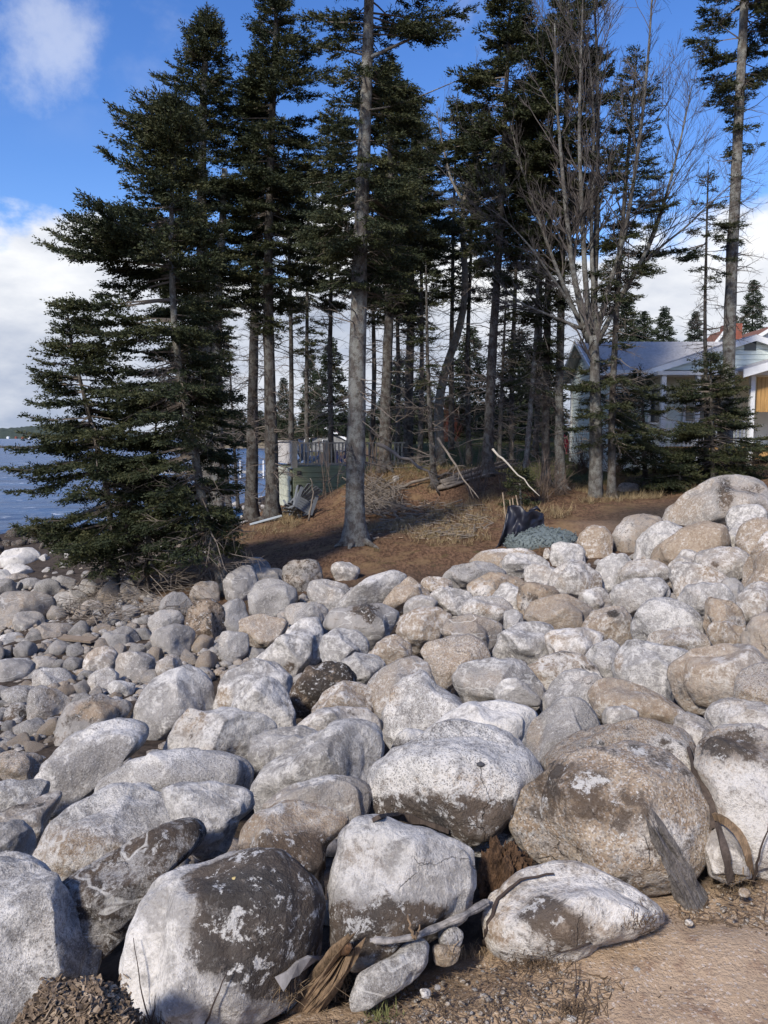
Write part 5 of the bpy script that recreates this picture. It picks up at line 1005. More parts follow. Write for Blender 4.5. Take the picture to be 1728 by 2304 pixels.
br_ = MB(); r_ = np.random.default_rng(3)
for k in range(60):
    q = P3(-60+k*2.9, 1009, 315); q[2] = .1; br_.add(ico(1)[0]*np.array([1.3, 1.2, r_.uniform(.5, 1.0)])+q+r_.normal(0, .3, 3)*[1, 1, .1], T=ico(1)[1])
br_.build('breakwater', plain('dark breakwater rock', (.07, .065, .06), .3, 1, .9, .2), None, kind='stuff', label='low dark breakwater rocks across the bay', category='breakwater')
tw_ = MB()
for u, w_ in ((18, 5), (36, 4), (52, 7), (66, 4), (78, 6)):
    q = P3(u, 980, 2550); tw_ = MB(); s = w_/1740*2550; tw_.box((0, 0, 2), (s, 8, 5)); tw_.prism([(-s/2-.4, -4.5, 4.5), (s/2+.4, -4.5, 4.5), (0, -4.5, 7)], (0, 9, 0)); o = tw_.build('far_house', WHITE if u % 4 else BRICK, None, loc=(q[0], q[1], 1), label='tiny pale house on the far shore below the wooded headland', category='house', group='houses on the far shore')
def conifer_mesh(seed, n=900):
    r_ = np.random.default_rng(seed); h = r_.random(n)**.7; h = 1-h*.92; wd = .24*(1-h)**.8+.012; a = r_.uniform(0, 6.28, n); rr = wd*r_.uniform(.25, 1, n)**.6*(1+.35*np.sin(h*38+seed))
    P = np.stack([rr*np.cos(a), rr*np.sin(a), h], 1); D = np.stack([np.cos(a), np.sin(a), r_.uniform(-.35, .3, n)], 1); D /= np.linalg.norm(D, axis=1)[:, None]
    V, T = sprays(P-D*.03, D, np.full(n, .06), r_, .035, 5, .016); m = MB(); m.add(V, T=T); m.tube([(0, 0, -.05), (0, 0, .95)], [.016, .004], 5); return m.mesh('conifer_tree', NEEDF)
CON = [conifer_mesh(70+k, 1500) for k in range(4)]
def conifer(u, vb, vt, y, label, group, k=0, wide=1.0):
    b_, t_ = P3(u, vb, y), P3(u, vt, y); h = t_[2]-b_[2]; o = obj('conifer_tree', CON[k % 4], None, b_, label=label, category='tree', group=group); o.scale = (h*wide, h*wide, h); o.rotation_euler = (0, 0, k*1.7); return o
for k, (u, vb, vt, y, wd, lab) in enumerate([(1055,990,735,44,1.2,'bushy conifer alone at the far end of the lawn beyond the curved trunk'),(1165,1010,742,40,1.3,'dark conifer beyond the slim leaning pole'),(1213,1000,770,46,1.4,'dark conifer filling the gap at the house corner'),
 (1405,860,668,46,1.2,'conifer rising over the grey roof nearest the maple'),(1445,850,700,47,1.4,'conifer over the grey roof, second from the maple'),(1490,850,690,48,1.1,'conifer over the grey roof, third from the maple'),(1560,830,700,50,1.0,'conifer behind the thin-crowned spruce'),(1690,790,630,58,1.0,'slim lone conifer standing above the brown roof'),(1645,800,700,60,1.1,'short conifer behind the very tall bare stem'),
 (745,1000,760,42,1.0,'conifer behind the deck railing'),(700,1000,800,46,.8,'narrow conifer behind the deck post'),(640,1003,850,50,.8,'slender conifer behind the solid deck boards'),(900,1005,800,50,1.2,'conifer behind the dark pair of trunks'),(950,1000,830,52,1.2,'conifer behind the slender spruce')]):
    conifer(u, vb, vt, y, lab, 'conifers beyond the garden', k, wd)
r_ = np.random.default_rng(8)
for k in range(34): u = 870+k*11.5+r_.normal(0, 5); conifer(u, 1000, 925-r_.random()*35, 62+r_.random()*8, 'small conifer in the dark hedge line behind the lawn', 'hedge line of conifers behind the lawn', k, 1.6)
for k in range(46): u = 470+k*8+r_.normal(0, 4); conifer(u, 995, 945-r_.random()*22, 305+r_.random()*30, 'tiny conifer on the shore across the cove', 'conifers across the cove', k, 1.3)
# ------------------------------------------------------------------ things on the needle bank
LOGM = plain('grey dead log', (.185, .155, .125), .35, 5, .9, .5, stretch=(1, 1, 1))
def limb(label, pxs, r, mat=LOGM, name='fallen_branch', cat='branch', lift=.0, n=10, rend=.35, group=None, fn=None, twigs=0, seed=1, pts3=None, lump=.08):
    rg = np.random.default_rng(seed); P = np.array([hit(u, v, groundz, l) for (u, v, l) in pxs]) if pts3 is None else np.array(pts3); b0 = P[0].copy(); Q = smooth_path(P-b0, n); Q[1:-1] += rg.normal(0, r*.5, (n-2, 3))
    m = MB(); m.tube(Q, np.linspace(r, r*rend, n), 9, True, lump, rg)
    for _ in range(twigs):
        q = rg.uniform(.2, 1)*(n-1); i = min(n-2, int(q)); p0 = Q[i]; d = (Q[i+1]-Q[i]); d = d/np.linalg.norm(d)+rg.normal(0, .7, 3); d /= np.linalg.norm(d); l2 = rg.uniform(.2, .6)
        m.tube([p0, p0+d*l2*.5, p0+d*l2+rg.normal(0, .05, 3)], [r*.35, r*.25, .003], 4, False)
    return m.build(name, mat, None, True, loc=b0, label=label, category=cat, group=group)
yy = 19.5
def at3(lst): return [at_y(u, v, y) for u, v, y in lst]
limb('crooked grey branch arching down beside the slender spruce', None, .055, pts3=at3([(850,1000,20.5),(890,1022,20),(930,1040,19.8),(965,1062,19.5),(985,1105,19.6),(990,1115,19.8)]), twigs=5, seed=4)
limb('long straight dead branch slanting across the bare shrub', None, .035, pts3=at3([(985,985,20),(1020,1040,19.8),(1050,1085,19.6),(1078,1122,19.4)]), twigs=6, seed=5)
limb('white stripped pole slanting down to the black fabric', None, .028, plain('bleached pole', (.42, .38, .32), .15, 6, .8, .2), pts3=at3([(1108,1010,18.8),(1150,1052,18.5),(1190,1092,18.2),(1214,1116,18.0)]), seed=6)
limb('hooked bare stick standing before the grey broken chairs', None, .03, pts3=at3([(694,1172,21),(704,1120,21),(706,1085,21),(698,1076,21)]), seed=7)
limb('grey log lying in the brush by the mighty trunk', [(840,1122,.15),(862,1130,.16),(884,1148,.12),(896,1168,.08)], .07, seed=8, twigs=3)
limb('long dark fallen log in front of the log pile', [(855,1106,.12),(900,1096,.12),(960,1080,.14),(1020,1066,.16)], .07, seed=9, twigs=4)
for k in range(14):
    u0, v0 = 985+k*4+r_.normal(0, 6), 1082-k*1.8+r_.normal(0, 5); limb('grey log in the long pile at the lawn edge', [(u0, v0+8, .06+.05*(k % 4)), (u0+70, v0-12, .10+.05*(k % 4)), (u0+140, v0-26, .08+.06*(k % 3))], .05+.02*r_.random(), name='log', cat='log', group='logs of the long pile', seed=20+k, n=7)
def sticks_stuff(name, label, n, place, l0, l1, w0, w1, mat, flat=False, zl=.02, up=.15, curve=.2, seed=1, cat='sticks'):
    rg = np.random.default_rng(seed); m = MB()
    for _ in range(n):
        p = place()
        if p is None: break
        a = rg.uniform(0, 6.28); L_ = rg.uniform(l0, l1); d = np.array([math.cos(a), math.sin(a), rg.normal(0, up)]); d /= np.linalg.norm(d); p = np.array(p)+[0, 0, zl+abs(d[2])*L_*.4]; r = rg.uniform(w0, w1)
        if flat:
            M = np.array(Vector(d).to_track_quat('X', 'Z').to_matrix() @ Matrix.Rotation(rg.normal(0, .7), 3, 'X')); m.box(p, (L_, r*2, r*.5), M)
        else: m.tube([p-d*L_/2, p+rg.normal(0, curve*L_*.3, 3)*[1, 1, .4], p+d*L_/2], [r, r*.9, r*.5], 4, False)
    return m.build(name, mat, None, kind='stuff', label=label, category=cat)
CHIP = plain('pale wood chips', (.34, .26, .18), .35, 9, .85, .2); LITT = plain('brown litter', (.12, .078, .05), .4, 9, .9, .2)
sticks_stuff('stick_litter', 'grey sticks and chips strewn over the needle bank', 260, place_px([(880,1150),(960,1130),(1080,1135),(1125,1165),(1100,1210),(1000,1215),(900,1195),(830,1205)]), .15, .7, .006, .022, LOGM, seed=3)
sticks_stuff('chip_litter', 'pale wood slivers on the needle bank', 170, place_px([(880,1150),(960,1135),(1080,1140),(1120,1170),(1060,1215),(880,1220),(740,1200)]), .06, .22, .012, .03, CHIP, True, seed=4, cat='wood chips')
sticks_stuff('brush_pile', 'tangle of grey dead twigs heaped behind the mighty trunk', 330, place_px([(800,1120),(850,1095),(900,1110),(905,1160),(860,1175),(805,1170)]), .4, 1.3, .006, .016, LOGM, zl=.16, up=.35, seed=5)
def blade_stuff(name, label, n, place, l0, l1, w_, mat, seed, up=.5, cat='litter', clump=1):
    rg = np.random.default_rng(seed); V = []
    while len(V) < n*3:
        p = place()
        if p is None: break
        for _ in range(clump):
            a = rg.uniform(0, 6.28); d = np.array([math.cos(a), math.sin(a), abs(rg.normal(0, up))]); d /= np.linalg.norm(d); L_ = rg.uniform(l0, l1); sd = np.array([-d[1], d[0], 0])*w_; q = np.array(p)+rg.normal(0, .05, 3)*[1, 1, 0]*(clump > 1); q[2] += .004; V += [q-sd, q+sd, q+d*L_]
    V = np.array(V); return obj(name, mesh_np(name, V, np.arange(len(V)).reshape(-1, 3), mat), kind='stuff', label=label, category=cat)
BANKC = lambda x, y, z, d: (d < .1) & (z > 1.2) & (x > -4.8)
blade_stuff('needle_litter', 'brown needle and leaf litter covering the bank', 16000, place_xy(-5, 9, 12.5, 26, BANKC), .08, .28, .006, plain('dry brown litter', (.16, .10, .058), .5, 2, .9, .1), 6, .35)
blade_stuff('bank_grass', 'straw-coloured dead grass in patches on the bank', 15000, place_xy(-4, 10, 13, 27, lambda x, y, z, d: BANKC(x, y, z, d) & (vnoise(np.stack([x*.7, y*.7, x*0], 1), 77) > .12)), .12, .42, .007, plain('straw grass', (.27, .205, .11), .4, 2, .9, .1), 7, 1.1, 'dead grass', 9)
blade_stuff('lawn_grass', 'short green lawn grass on the rise', 14000, place_xy(-2, 9, 25, 38, lambda x, y, z, d: z > 2.5), .08, .22, .008, plain('lawn grass', (.10, .115, .045), .4, 1, .9, .1), 8, 1.3, 'grass', 6)
sticks_stuff('beach_twigs', 'dead twigs caught among the cobbles under the spruces', 240, place_px([(90,1370),(200,1340),(330,1320),(480,1330),(430,1400),(330,1400),(180,1420)]), .2, .8, .004, .010, LOGM, zl=.10, up=.3, seed=7)
sticks_stuff('dead_brush', 'grey dead brushwood tangled at the foot of the leaning spruce', 300, place_px([(235,1262),(330,1245),(450,1225),(490,1270),(470,1325),(380,1335),(250,1335)]), .35, 1.3, .004, .010, LOGM, zl=.22, up=.4, seed=17)
def shrub(label, u, v, h, n, seed, mat=TWIGM, y=None, spread=.5, name='bare_shrub'):
    rg = np.random.default_rng(seed); b_ = hit(u, v, groundz) if y is None else at_y(u, v, y); root = empty(name, b_, label=label, category='shrub', group='leafless shrubs'); m = MB()
    for _ in range(n):
        a = rg.uniform(0, 6.28); t_ = abs(rg.normal(0, spread)); d = np.array([math.cos(a)*math.sin(t_), math.sin(a)*math.sin(t_), math.cos(t_)]); L_ = h*rg.uniform(.5, 1.1); s = np.linspace(0, 1, 5)[:, None]
        P = np.array([rg.normal(0, .12), rg.normal(0, .12), -.03])+d*L_*s+np.cumsum(rg.normal(0, .03*L_, (5, 3)), 0); m.tube(P, np.linspace(.011, .003, 5), 3, False)
        for _ in range(4):
            i = rg.integers(1, 4); d2 = d+rg.normal(0, .5, 3); d2 /= np.linalg.norm(d2); l2 = L_*rg.uniform(.15, .4); m.tube([P[i], P[i]+d2*l2*.5, P[i]+d2*l2+rg.normal(0, .03, 3)], [.006, .004, .002], 3, False)
    m.build('stems', mat, root, kind='stuff'); return root
REDT = plain('reddish twigs', (.16, .060, .045), .3, 6, .9, .1); BRT = plain('brown shrub stems', (.115, .085, .065), .3, 6, .9, .1)
for i_, (lab, u, v, h, n, mt, y, sp_) in enumerate([('bare shrub of upright stems beside the long slanting branch', 1070, 1120, 1.7, 26, BRT, None, .35), ('bare shrub at the end of the white stripped pole', 1215, 1125, 1.3, 34, BRT, None, .55), ('low bare shrub under the close pair of spruces', 1260, 1112, 1.0, 30, BRT, None, .6), ('bare shrub beside the mighty trunk, against the deck', 740, 1120, 2.0, 7, BRT, None, .4), ('bare shrub between the mighty trunk and the lawn', 835, 1085, 1.8, 20, BRT, None, .5),
   ('tangled bare shrub between the maple and the young spruce', 1480, 1088, 1.1, 40, BRT, None, .7), ('dead brushy shrub by the maple foot', 1400, 1100, .9, 40, BRT, None, .7), ('bare shrub in front of the slim grey leaning pole', 1150, 1100, 1.2, 30, BRT, None, .6), ('reddish leafless bush at the top of the lawn', 1010, 1000, 2.2, 90, REDT, 42, .55), ('bare shrub hiding the foot of the mint house corner', 1310, 1062, 1.5, 60, BRT, 27, .7), ('bare shrub under the porch end by the maple', 1385, 1060, 1.4, 60, BRT, 27, .7), ('brown leafless bush behind the giant boulder', 1690, 1075, 1.2, 50, BRT, None, .7)]):
    shrub(lab, u, v, h, n, 80+i_, mt, y, sp_)
for lab, sh in [('shaded blue-grey boulder under the young layered spruce', (1655,1015,38,36)), ('small pale stone on the slope beyond the mighty trunk', (890,1078,9,8)), ('flat mossy stone at the foot of the ragged spruce', (1415,1100,26,14))]:
    B(lab, sh, .15, .5, .2, group='stones in the garden', name='stone', cat='stone')
# ------------------------------------------------------------------ gravel heap with fabric, sand
GRAV = plain('blue-grey crushed stone', (.125, .15, .15), .4, 30, .9, .2)
def gravel():
    C = hit(1225, 1226, groundz); rg = np.random.default_rng(9); D, Fq = ico(4); V = D*np.array([.8, .6, .34]); V = V[:]; V[:, 2] = np.maximum(V[:, 2], -.1); V += D*(fbm(V*5, 3, 2)*.04)[:, None]
    o = obj('gravel_heap', mesh_np('gravel_heap', V, Fq, GRAV, True), None, C+np.array([0, .25, -.02]), label='heap of crushed blue-grey gravel spilling before the black fabric', category='gravel heap', kind='stuff')
    top = V[(V[:, 2] > 0)]; m = MB(); cub = ico(1)[0]
    for k in range(1900):
        p = top[rg.integers(len(top))]+rg.normal(0, .02, 3); s = rg.uniform(.008, .019); m.add(cub*s*rg.uniform(.5, 1.5, 3)*(1+.3*rg.standard_normal((len(cub), 1)))+p, T=ico(1)[1])
    m.build('gravel', GRAV, o, kind='stuff'); return C
GC = gravel()
def fabric():
    root = empty('silt_fence', hit(1150, 1232, groundz), label='crumpled black silt fence fabric on stakes behind the gravel heap', category='fence'); O = np.array(root.location); y0 = O[1]+.1
    FAB = plain('black fabric', (.012, .013, .022), .3, 3, .45, .4, spec=.4)
    top = [(1128,1222),(1136,1180),(1142,1139),(1156,1136),(1172,1138),(1184,1152),(1200,1148),(1212,1152),(1223,1156)]; bot = [(1108,1238),(1120,1238),(1138,1234),(1152,1226),(1160,1210),(1174,1200),(1190,1196),(1206,1192),(1225,1186)]
    n, m_ = 49, 22; s = np.linspace(0, 8, n); tp = np.stack([np.interp(s, range(9), [p[k] for p in top]) for k in (0, 1)], 1); bt = np.stack([np.interp(s, range(9), [p[k] for p in bot]) for k in (0, 1)], 1); V = []
    for j in range(m_):
        f = j/(m_-1)
        for i in range(n):
            u, v = tp[i]*(1-f)+bt[i]*f; y = y0+.10*math.sin(s[i]*.9+.3)+.09*float(vnoise(np.array([[s[i]*.8, f*2.2, 3.]]), 4)[0])+.03*float(vnoise(np.array([[s[i]*2.1+f, f*5, 7.]]), 5)[0])-.12*f+.3*(s[i]/8); V.append(at_y(u, v, y)-O)
    V = np.array(V); i = np.arange(m_-1)[:, None]*n; j = np.arange(n-1)[None]; Q = np.stack([i+j, i+j+1, i+n+j+1, i+n+j], -1).reshape(-1, 4)
    o = obj('fabric', mesh_np('fabric', V, Q, FAB, True), root); sd = o.modifiers.new('thick', 'SOLIDIFY'); sd.thickness = .012
    for (u0, v0, u1, v1, yo) in ((1140,1180,1131,1108,.2),(1158,1160,1153,1120,.35),(1170,1160,1161,1114,.4),(1150,1150,1147,1124,.35)):
        m = MB(); m.tube([at_y(u0, v0, y0+yo)-O, at_y(u1, v1, y0+yo)-O], [.018, .014], 4); m.build('stake', CHIP, root)
    m = MB(); m.tube([at_y(1190, 1150, y0+.5)-O, at_y(1208, 1142, y0+.45)-O, at_y(1216, 1150, y0+.5)-O], [.03, .045, .02], 6); m.build('fabric_fold', FAB, root, True)
fabric()
# ------------------------------------------------------------------ foreground wood, grass, chips, pebbles
from mathutils.bvhtree import BVHTree
_bv = []
for (o, C, rd, cu, cv, Rw) in BOULDERS:
    if cv > 1600 and Rw > 25:
        me = o.data; v = np.empty(len(me.vertices)*3, np.float32); me.vertices.foreach_get('co', v); v = v.reshape(-1, 3)+np.array(C); f = np.empty(len(me.loops), np.int32); me.loops.foreach_get('vertex_index', f)
        _bv.append(BVHTree.FromPolygons(v.tolist(), f.reshape(-1, 3).tolist()))
def surf(u, v, off=0.0):
    d = ray(u, v); dn = Vector(d).normalized(); best = np.linalg.norm(hit(u, v, groundz)-EYE)
    for b_ in _bv:
        h = b_.ray_cast(Vector(EYE), dn, 12)
        if h[0] is not None and h[3] < best: best = h[3]
    return EYE+np.array(dn)*(best-off)
def px3(lst): return [surf(u, v, o) for (u, v, o) in lst]
DRIFT = plain('silver driftwood', (.25, .235, .225), .4, 7, .85, .5, stretch=(3, 3, .8)); ROTR = plain('rotten red wood', (.115, .062, .032), .75, 22, .95, .9, .02, stretch=(3, 3, .6)); ROTB = plain('brown rotten wood', (.19, .13, .08), .5, 16, .95, .8, .02, stretch=(3, 3, .7)); DKW = plain('dark bark strip', (.072, .055, .045), .45, 14, .95, .8, .01, stretch=(4, 4, .6)); DKT = plain('dark twig', (.05, .036, .03), .3, 10, .9, .2)
def grooved(label, pts3, r0, r1, mat, seed, name='driftwood_stick', cat='stick', n=60, ns=20):
    P = np.array(pts3); b0 = P[0].copy(); Q = smooth_path(P-b0, n); T = np.gradient(Q, axis=0); T /= np.linalg.norm(T, axis=1)[:, None]; A = np.cross(T, [0, 0, 1.0]); A /= np.linalg.norm(A, axis=1)[:, None]; Bn = np.cross(T, A); th = np.linspace(0, 2*np.pi, ns, endpoint=False); V = []
    for k in range(n):
        f = k/(n-1); r = (r0+(r1-r0)*f)*(1+.18*math.sin(f*9+1)*math.sin(f*23)); g = vnoise(np.stack([np.cos(th)*3.5, np.sin(th)*3.5, np.full(ns, f*3.0)], 1), seed)+.5*vnoise(np.stack([np.cos(th)*9, np.sin(th)*9, np.full(ns, f*7)], 1), seed+1)
        rr = r*(1+.26*g)*(1 if .03 < f < .97 else .6); V.append(Q[k]+(np.cos(th)[:, None]*A[k]+np.sin(th)[:, None]*Bn[k]*.8)*rr[:, None])
    V = np.vstack(V+[Q[:1], Q[-1:]]); i = np.arange(n-1)[:, None]*ns; j = np.arange(ns)[None]; jn = (j+1) % ns; F4 = np.stack([i+j, i+jn, i+ns+jn, i+ns+j], -1).reshape(-1, 4); jj = np.arange(ns)
    F3 = np.vstack([np.stack([np.full(ns, n*ns), (jj+1) % ns, jj], -1), np.stack([np.full(ns, n*ns+1), (n-1)*ns+jj, (n-1)*ns+(jj+1) % ns], -1)])
    return obj(name, mesh_np(name, V, [F4, F3], mat), None, b0, label=label, category=cat)
DRW = plain('grooved driftwood', (.235, .215, .195), .55, 40, .95, .9, .004)
grooved('silvery driftwood stick lying in front of the white-capped block', px3([(832,2116,.03),(880,2117,.035),(935,2108,.045),(985,2086,.05),(1040,2062,.05),(1098,2028,.04)]), .0095, .0145, DRW, 31)
limb('broken twig fork standing against the driftwood stick', None, .006, ROTB, 'twig', 'twig', pts3=px3([(930,2112,.10),(922,2085,.09),(918,2058,.06)]), seed=32)
limb('second broken twig crossing the driftwood stick', None, .006, ROTB, 'twig', 'twig', pts3=px3([(932,2112,.10),(940,2095,.09),(944,2080,.07)]), seed=33)
limb('dark root creeping over the mottled sunken boulder', None, .009, DKT, 'root', 'root', pts3=px3([(1090,2128,.03),(1098,2085,.015),(1112,2035,.012),(1140,1998,.012),(1180,1975,.012),(1212,1972,.012),(1246,1966,.015)]), n=18, seed=34)
for lab, a, r in [('thin dark stalk rising before the black-stained boulder', [(455,2330,.02),(480,2260,.04),(512,2185,.03)], .004), ('finer stalk at the foot of the black-stained boulder', [(340,2320,.03),(318,2230,.04),(300,2110,.03)], .0025), ('short stalk beside the finer stalk', [(340,2325,.03),(346,2280,.04),(350,2240,.04)], .0025),
   ('thin stem leaning on the tall brown and white boulder', [(1694,1990,.03),(1710,1920,.06),(1730,1845,.04)], .005), ('dry weed stalk standing in the sand', [(1292,2262,.0),(1297,2200,.05),(1296,2160,.05)], .003), ('long thin dead twig lying on the sand', [(1330,2122,.01),(1300,2130,.01),(1240,2150,.01)], .003), ('upright wiry stem in front of the layered slab', [(1082,1345,.1),(1083,1290,.1),(1086,1240,.1)], .006)]:
    limb(lab, None, r, DKT, 'stalk', 'stalk', pts3=px3(a), n=9, seed=int(a[0][0]))
def splinters(name, label, cat, base, top, n, wd, mat, seed, spread=.35, jag=.5, core=True, th=.35, wf=(.22, .5)):
    rg = np.random.default_rng(seed); A, Bp = np.array(base), np.array(top); ax = Bp-A; L_ = np.linalg.norm(ax); ax /= L_; s1 = np.cross(ax, FWD); s1 /= np.linalg.norm(s1); s2 = np.cross(ax, s1)
    root = empty(name, A, label=label, category=cat)
    if core: m = MB(); m.tube(np.array([-ax*L_*.1, ax*L_*.3, ax*L_*.6, ax*L_*.8]), [wd*.9, wd*.85, wd*.55, wd*.12], 9, True, .16, rg); m.build('core', mat, root)
    for k in range(n):
        a = rg.uniform(0, 6.28); o = (math.cos(a)*s1+math.sin(a)*s2)*wd*rg.uniform(.5, 1.05); q0 = o+ax*L_*rg.uniform(-.1, .45); l = L_*rg.uniform(.25, .62); d = ax+(math.cos(a)*s1+math.sin(a)*s2)*rg.normal(.05, spread*.4)+rg.normal(0, .08, 3); d /= np.linalg.norm(d)
        w_ = wd*rg.uniform(*wf); sd = np.cross(d, o); sd /= np.linalg.norm(sd)+1e-9; nn = np.cross(sd, d); m = MB(); c = []
        for f, ww in ((0, .7), (.35, 1), (.7, .65), (1, .06)): p = q0+d*l*f+nn*rg.normal(0, wd*.05); c.append((p, w_*ww))
        V = []
        for p, ww in c: V += [p-sd*ww, p+sd*ww, p+sd*ww*.9+nn*w_*th, p-sd*ww*.9+nn*w_*th]
        Q = [[i*4+j, i*4+(j+1) % 4, (i+1)*4+(j+1) % 4, (i+1)*4+j] for i in range(3) for j in range(4)]+[[3, 2, 1, 0], [12, 13, 14, 15]]
        m.add(V, Q); m.build('splinter', mat, root)
    return root
def fibrous(name, label, cat, base, top, ra, rb, mat, seed, jag=.35, fib=.22, nsp=10, spm=None):
    """a broken, weathered piece of log: grooved along the grain, torn at the upper end"""
    rg = np.random.default_rng(seed); A, Bp = np.array(base), np.array(top); ax = Bp-A; L_ = np.linalg.norm(ax); ax /= L_; s1 = np.cross(ax, FWD); s1 /= np.linalg.norm(s1); s2 = np.cross(ax, s1); root = empty(name, A, label=label, category=cat)
    n, m_ = 88, 44; th = np.linspace(0, 2*np.pi, n, endpoint=False); tip = 1+jag*vnoise(np.stack([np.cos(th)*3.2, np.sin(th)*3.2, th*0+seed], 1), seed)+jag*.7*vnoise(np.stack([np.cos(th)*9, np.sin(th)*9, th*0+seed], 1), seed+1); V = []
    for j in range(m_):
        f = j/(m_-1); z = (-.12+1.12*f)*L_*tip; r = ra+(rb-ra)*f
        g = vnoise(np.stack([np.cos(th)*7, np.sin(th)*7, np.full(n, f*1.6+seed)], 1), seed+2)+.6*vnoise(np.stack([np.cos(th)*16, np.sin(th)*16, np.full(n, f*4)], 1), seed+3); lump = vnoise(np.stack([np.cos(th)*1.3, np.sin(th)*1.3, np.full(n, f*3.5+seed)], 1), seed+4)
        rr = r*(1+fib*g+.22*lump)*(1 if f < .8 else 1-(f-.8)*2.2); V.append(ax[None]*z[:, None]+(np.cos(th)[:, None]*s1+np.sin(th)[:, None]*s2)*rr[:, None])
    V = np.vstack(V+[ax[None]*L_*.72]); i = np.arange(m_-1)[:, None]*n; j = np.arange(n)[None]; jn = (j+1) % n; Q = np.stack([i+j, i+jn, i+n+jn, i+n+j], -1).reshape(-1, 4); T = np.stack([(m_-1)*n+np.arange(n), (m_-1)*n+(np.arange(n)+1) % n, np.full(n, m_*n)], -1)
    obj('stem', mesh_np('stem', V, [Q, T], mat), root); r0 = splinters('x', 'x', 'x', base, top, nsp, (ra+rb)*.5, spm or mat, seed+9, .12, wf=(.08, .22), th=.4, core=False)
    for c in list(r0.children): c.parent = root
    bpy.data.objects.remove(r0); return root
fibrous('splintered_log', 'grey splintered log end leaning on the flecked brown dome', 'log', surf(1560, 2030, -.02), surf(1478, 1868, .05), .055, .030, plain('grey weathered log', (.165, .15, .14), .5, 16, .95, .9, .02, stretch=(3, 3, .7)), 41, .3, .2, 14, DRIFT)
def crumbly(name, label, cat, u, v, off, size, mat, seed, nsp):
    D, Fq = ico(6); c = EYE+ray(u, v)*off; V = D*np.array(size); e = D*2.2*np.array([1, 1, .45])+seed; f = fbm(e*1.0, seed, 2)*.32+fbm(e*4.0, seed+3, 3)*.16; f = f-.25*np.clip(D[:, 2], 0, 1)*(vnoise(D*[5, 5, .5]+seed, seed+5) > .1); V = V*(1+f)[:, None]
    root = empty(name, c, label=label, category=cat); obj('stem', mesh_np('stem', V, Fq, mat), root); r0 = splinters('x', 'x', 'x', c-np.array([0, 0, size[2]*.6]), c+np.array([0, 0, size[2]*.9]), nsp, size[0]*.8, mat, seed+9, .5, wf=(.03, .10), th=.5, core=False)
    for q in list(r0.children): q.location = np.array(q.location)-np.array([0, 0, size[2]*.6]); q.parent = root
    bpy.data.objects.remove(r0)
crumbly('rotten_stump', 'crumbling rust-brown stump between the white-capped block and the brown dome', 'stump', 1140, 1975, 2.70, (.085, .06, .125), plain('crumbling rotten wood', (.082, .047, .026), .8, 45, .97, 1.0, .02, stretch=(1, 1, .4)), 42, 34)
fibrous('split_log', 'split rotten log with a torn end beside the whitish slab', 'log', surf(688, 2262, .02), surf(770, 2150, .10), .05, .038, ROTB, 43, .45, .22, 10)
limb('orange-brown broken wood chunk on the split rotten log', None, .02, ROTR, 'wood_chunk', 'wood', pts3=px3([(715,2190,.15),(745,2175,.16),(785,2130,.17)]), n=8, seed=44, rend=.5)
def strip(label, pts3, wd, mat, name='bark_strip', seed=1, cat='bark'):
    rg = np.random.default_rng(seed); P = np.array(pts3); b0 = P[0].copy(); Q = smooth_path(P-b0, 14); T = np.gradient(Q, axis=0); T /= np.linalg.norm(T, axis=1)[:, None]; sd = np.cross(T, FWD); sd /= np.linalg.norm(sd, axis=1)[:, None]; V = []
    for k in range(14): w_ = wd*(1-.5*(k/13)**2)*(1+.15*rg.standard_normal()); nn = np.cross(sd[k], T[k]); V += [Q[k]-sd[k]*w_, Q[k]+sd[k]*w_, Q[k]+sd[k]*w_*.8+nn*.014, Q[k]-sd[k]*w_*.8+nn*.014]
    F_ = [[i*4+j, i*4+(j+1) % 4, (i+1)*4+(j+1) % 4, (i+1)*4+j] for i in range(13) for j in range(4)]+[[3, 2, 1, 0], [52, 53, 54, 55]]; m = MB(); m.add(V, F_); return m.build(name, mat, None, loc=b0, label=label, category=cat)
strip('long dark bark slab standing in the gap behind the flecked brown dome', px3([(1612,1862,.03),(1590,1800,.02),(1570,1740,.02),(1555,1685,.02)]), .022, DKW, seed=51)
strip('bent bark strip arching from the gap over the pointed white-streaked stone', px3([(1604,1838,.05),(1640,1850,.07),(1670,1880,.08),(1686,1930,.07),(1692,1985,.03)]), .014, ROTB, seed=52)
strip('narrow bark strip standing against the pointed white-streaked stone', px3([(1645,1985,.02),(1636,1930,.05),(1624,1880,.06),(1618,1850,.06)]), .013, DKW, seed=53)
strip('dark flat bark lying under the overhang of the pinkish boulder', px3([(848,1846,.02),(900,1838,.03),(960,1850,.03),(1010,1872,.02)]), .018, DKW, seed=54)
strip('grey bark slab at the foot of the black-stained boulder', px3([(628,2215,.03),(665,2178,.05),(705,2165,.06),(730,2160,.06)]), .022, DRIFT, 'bark_slab', seed=55)
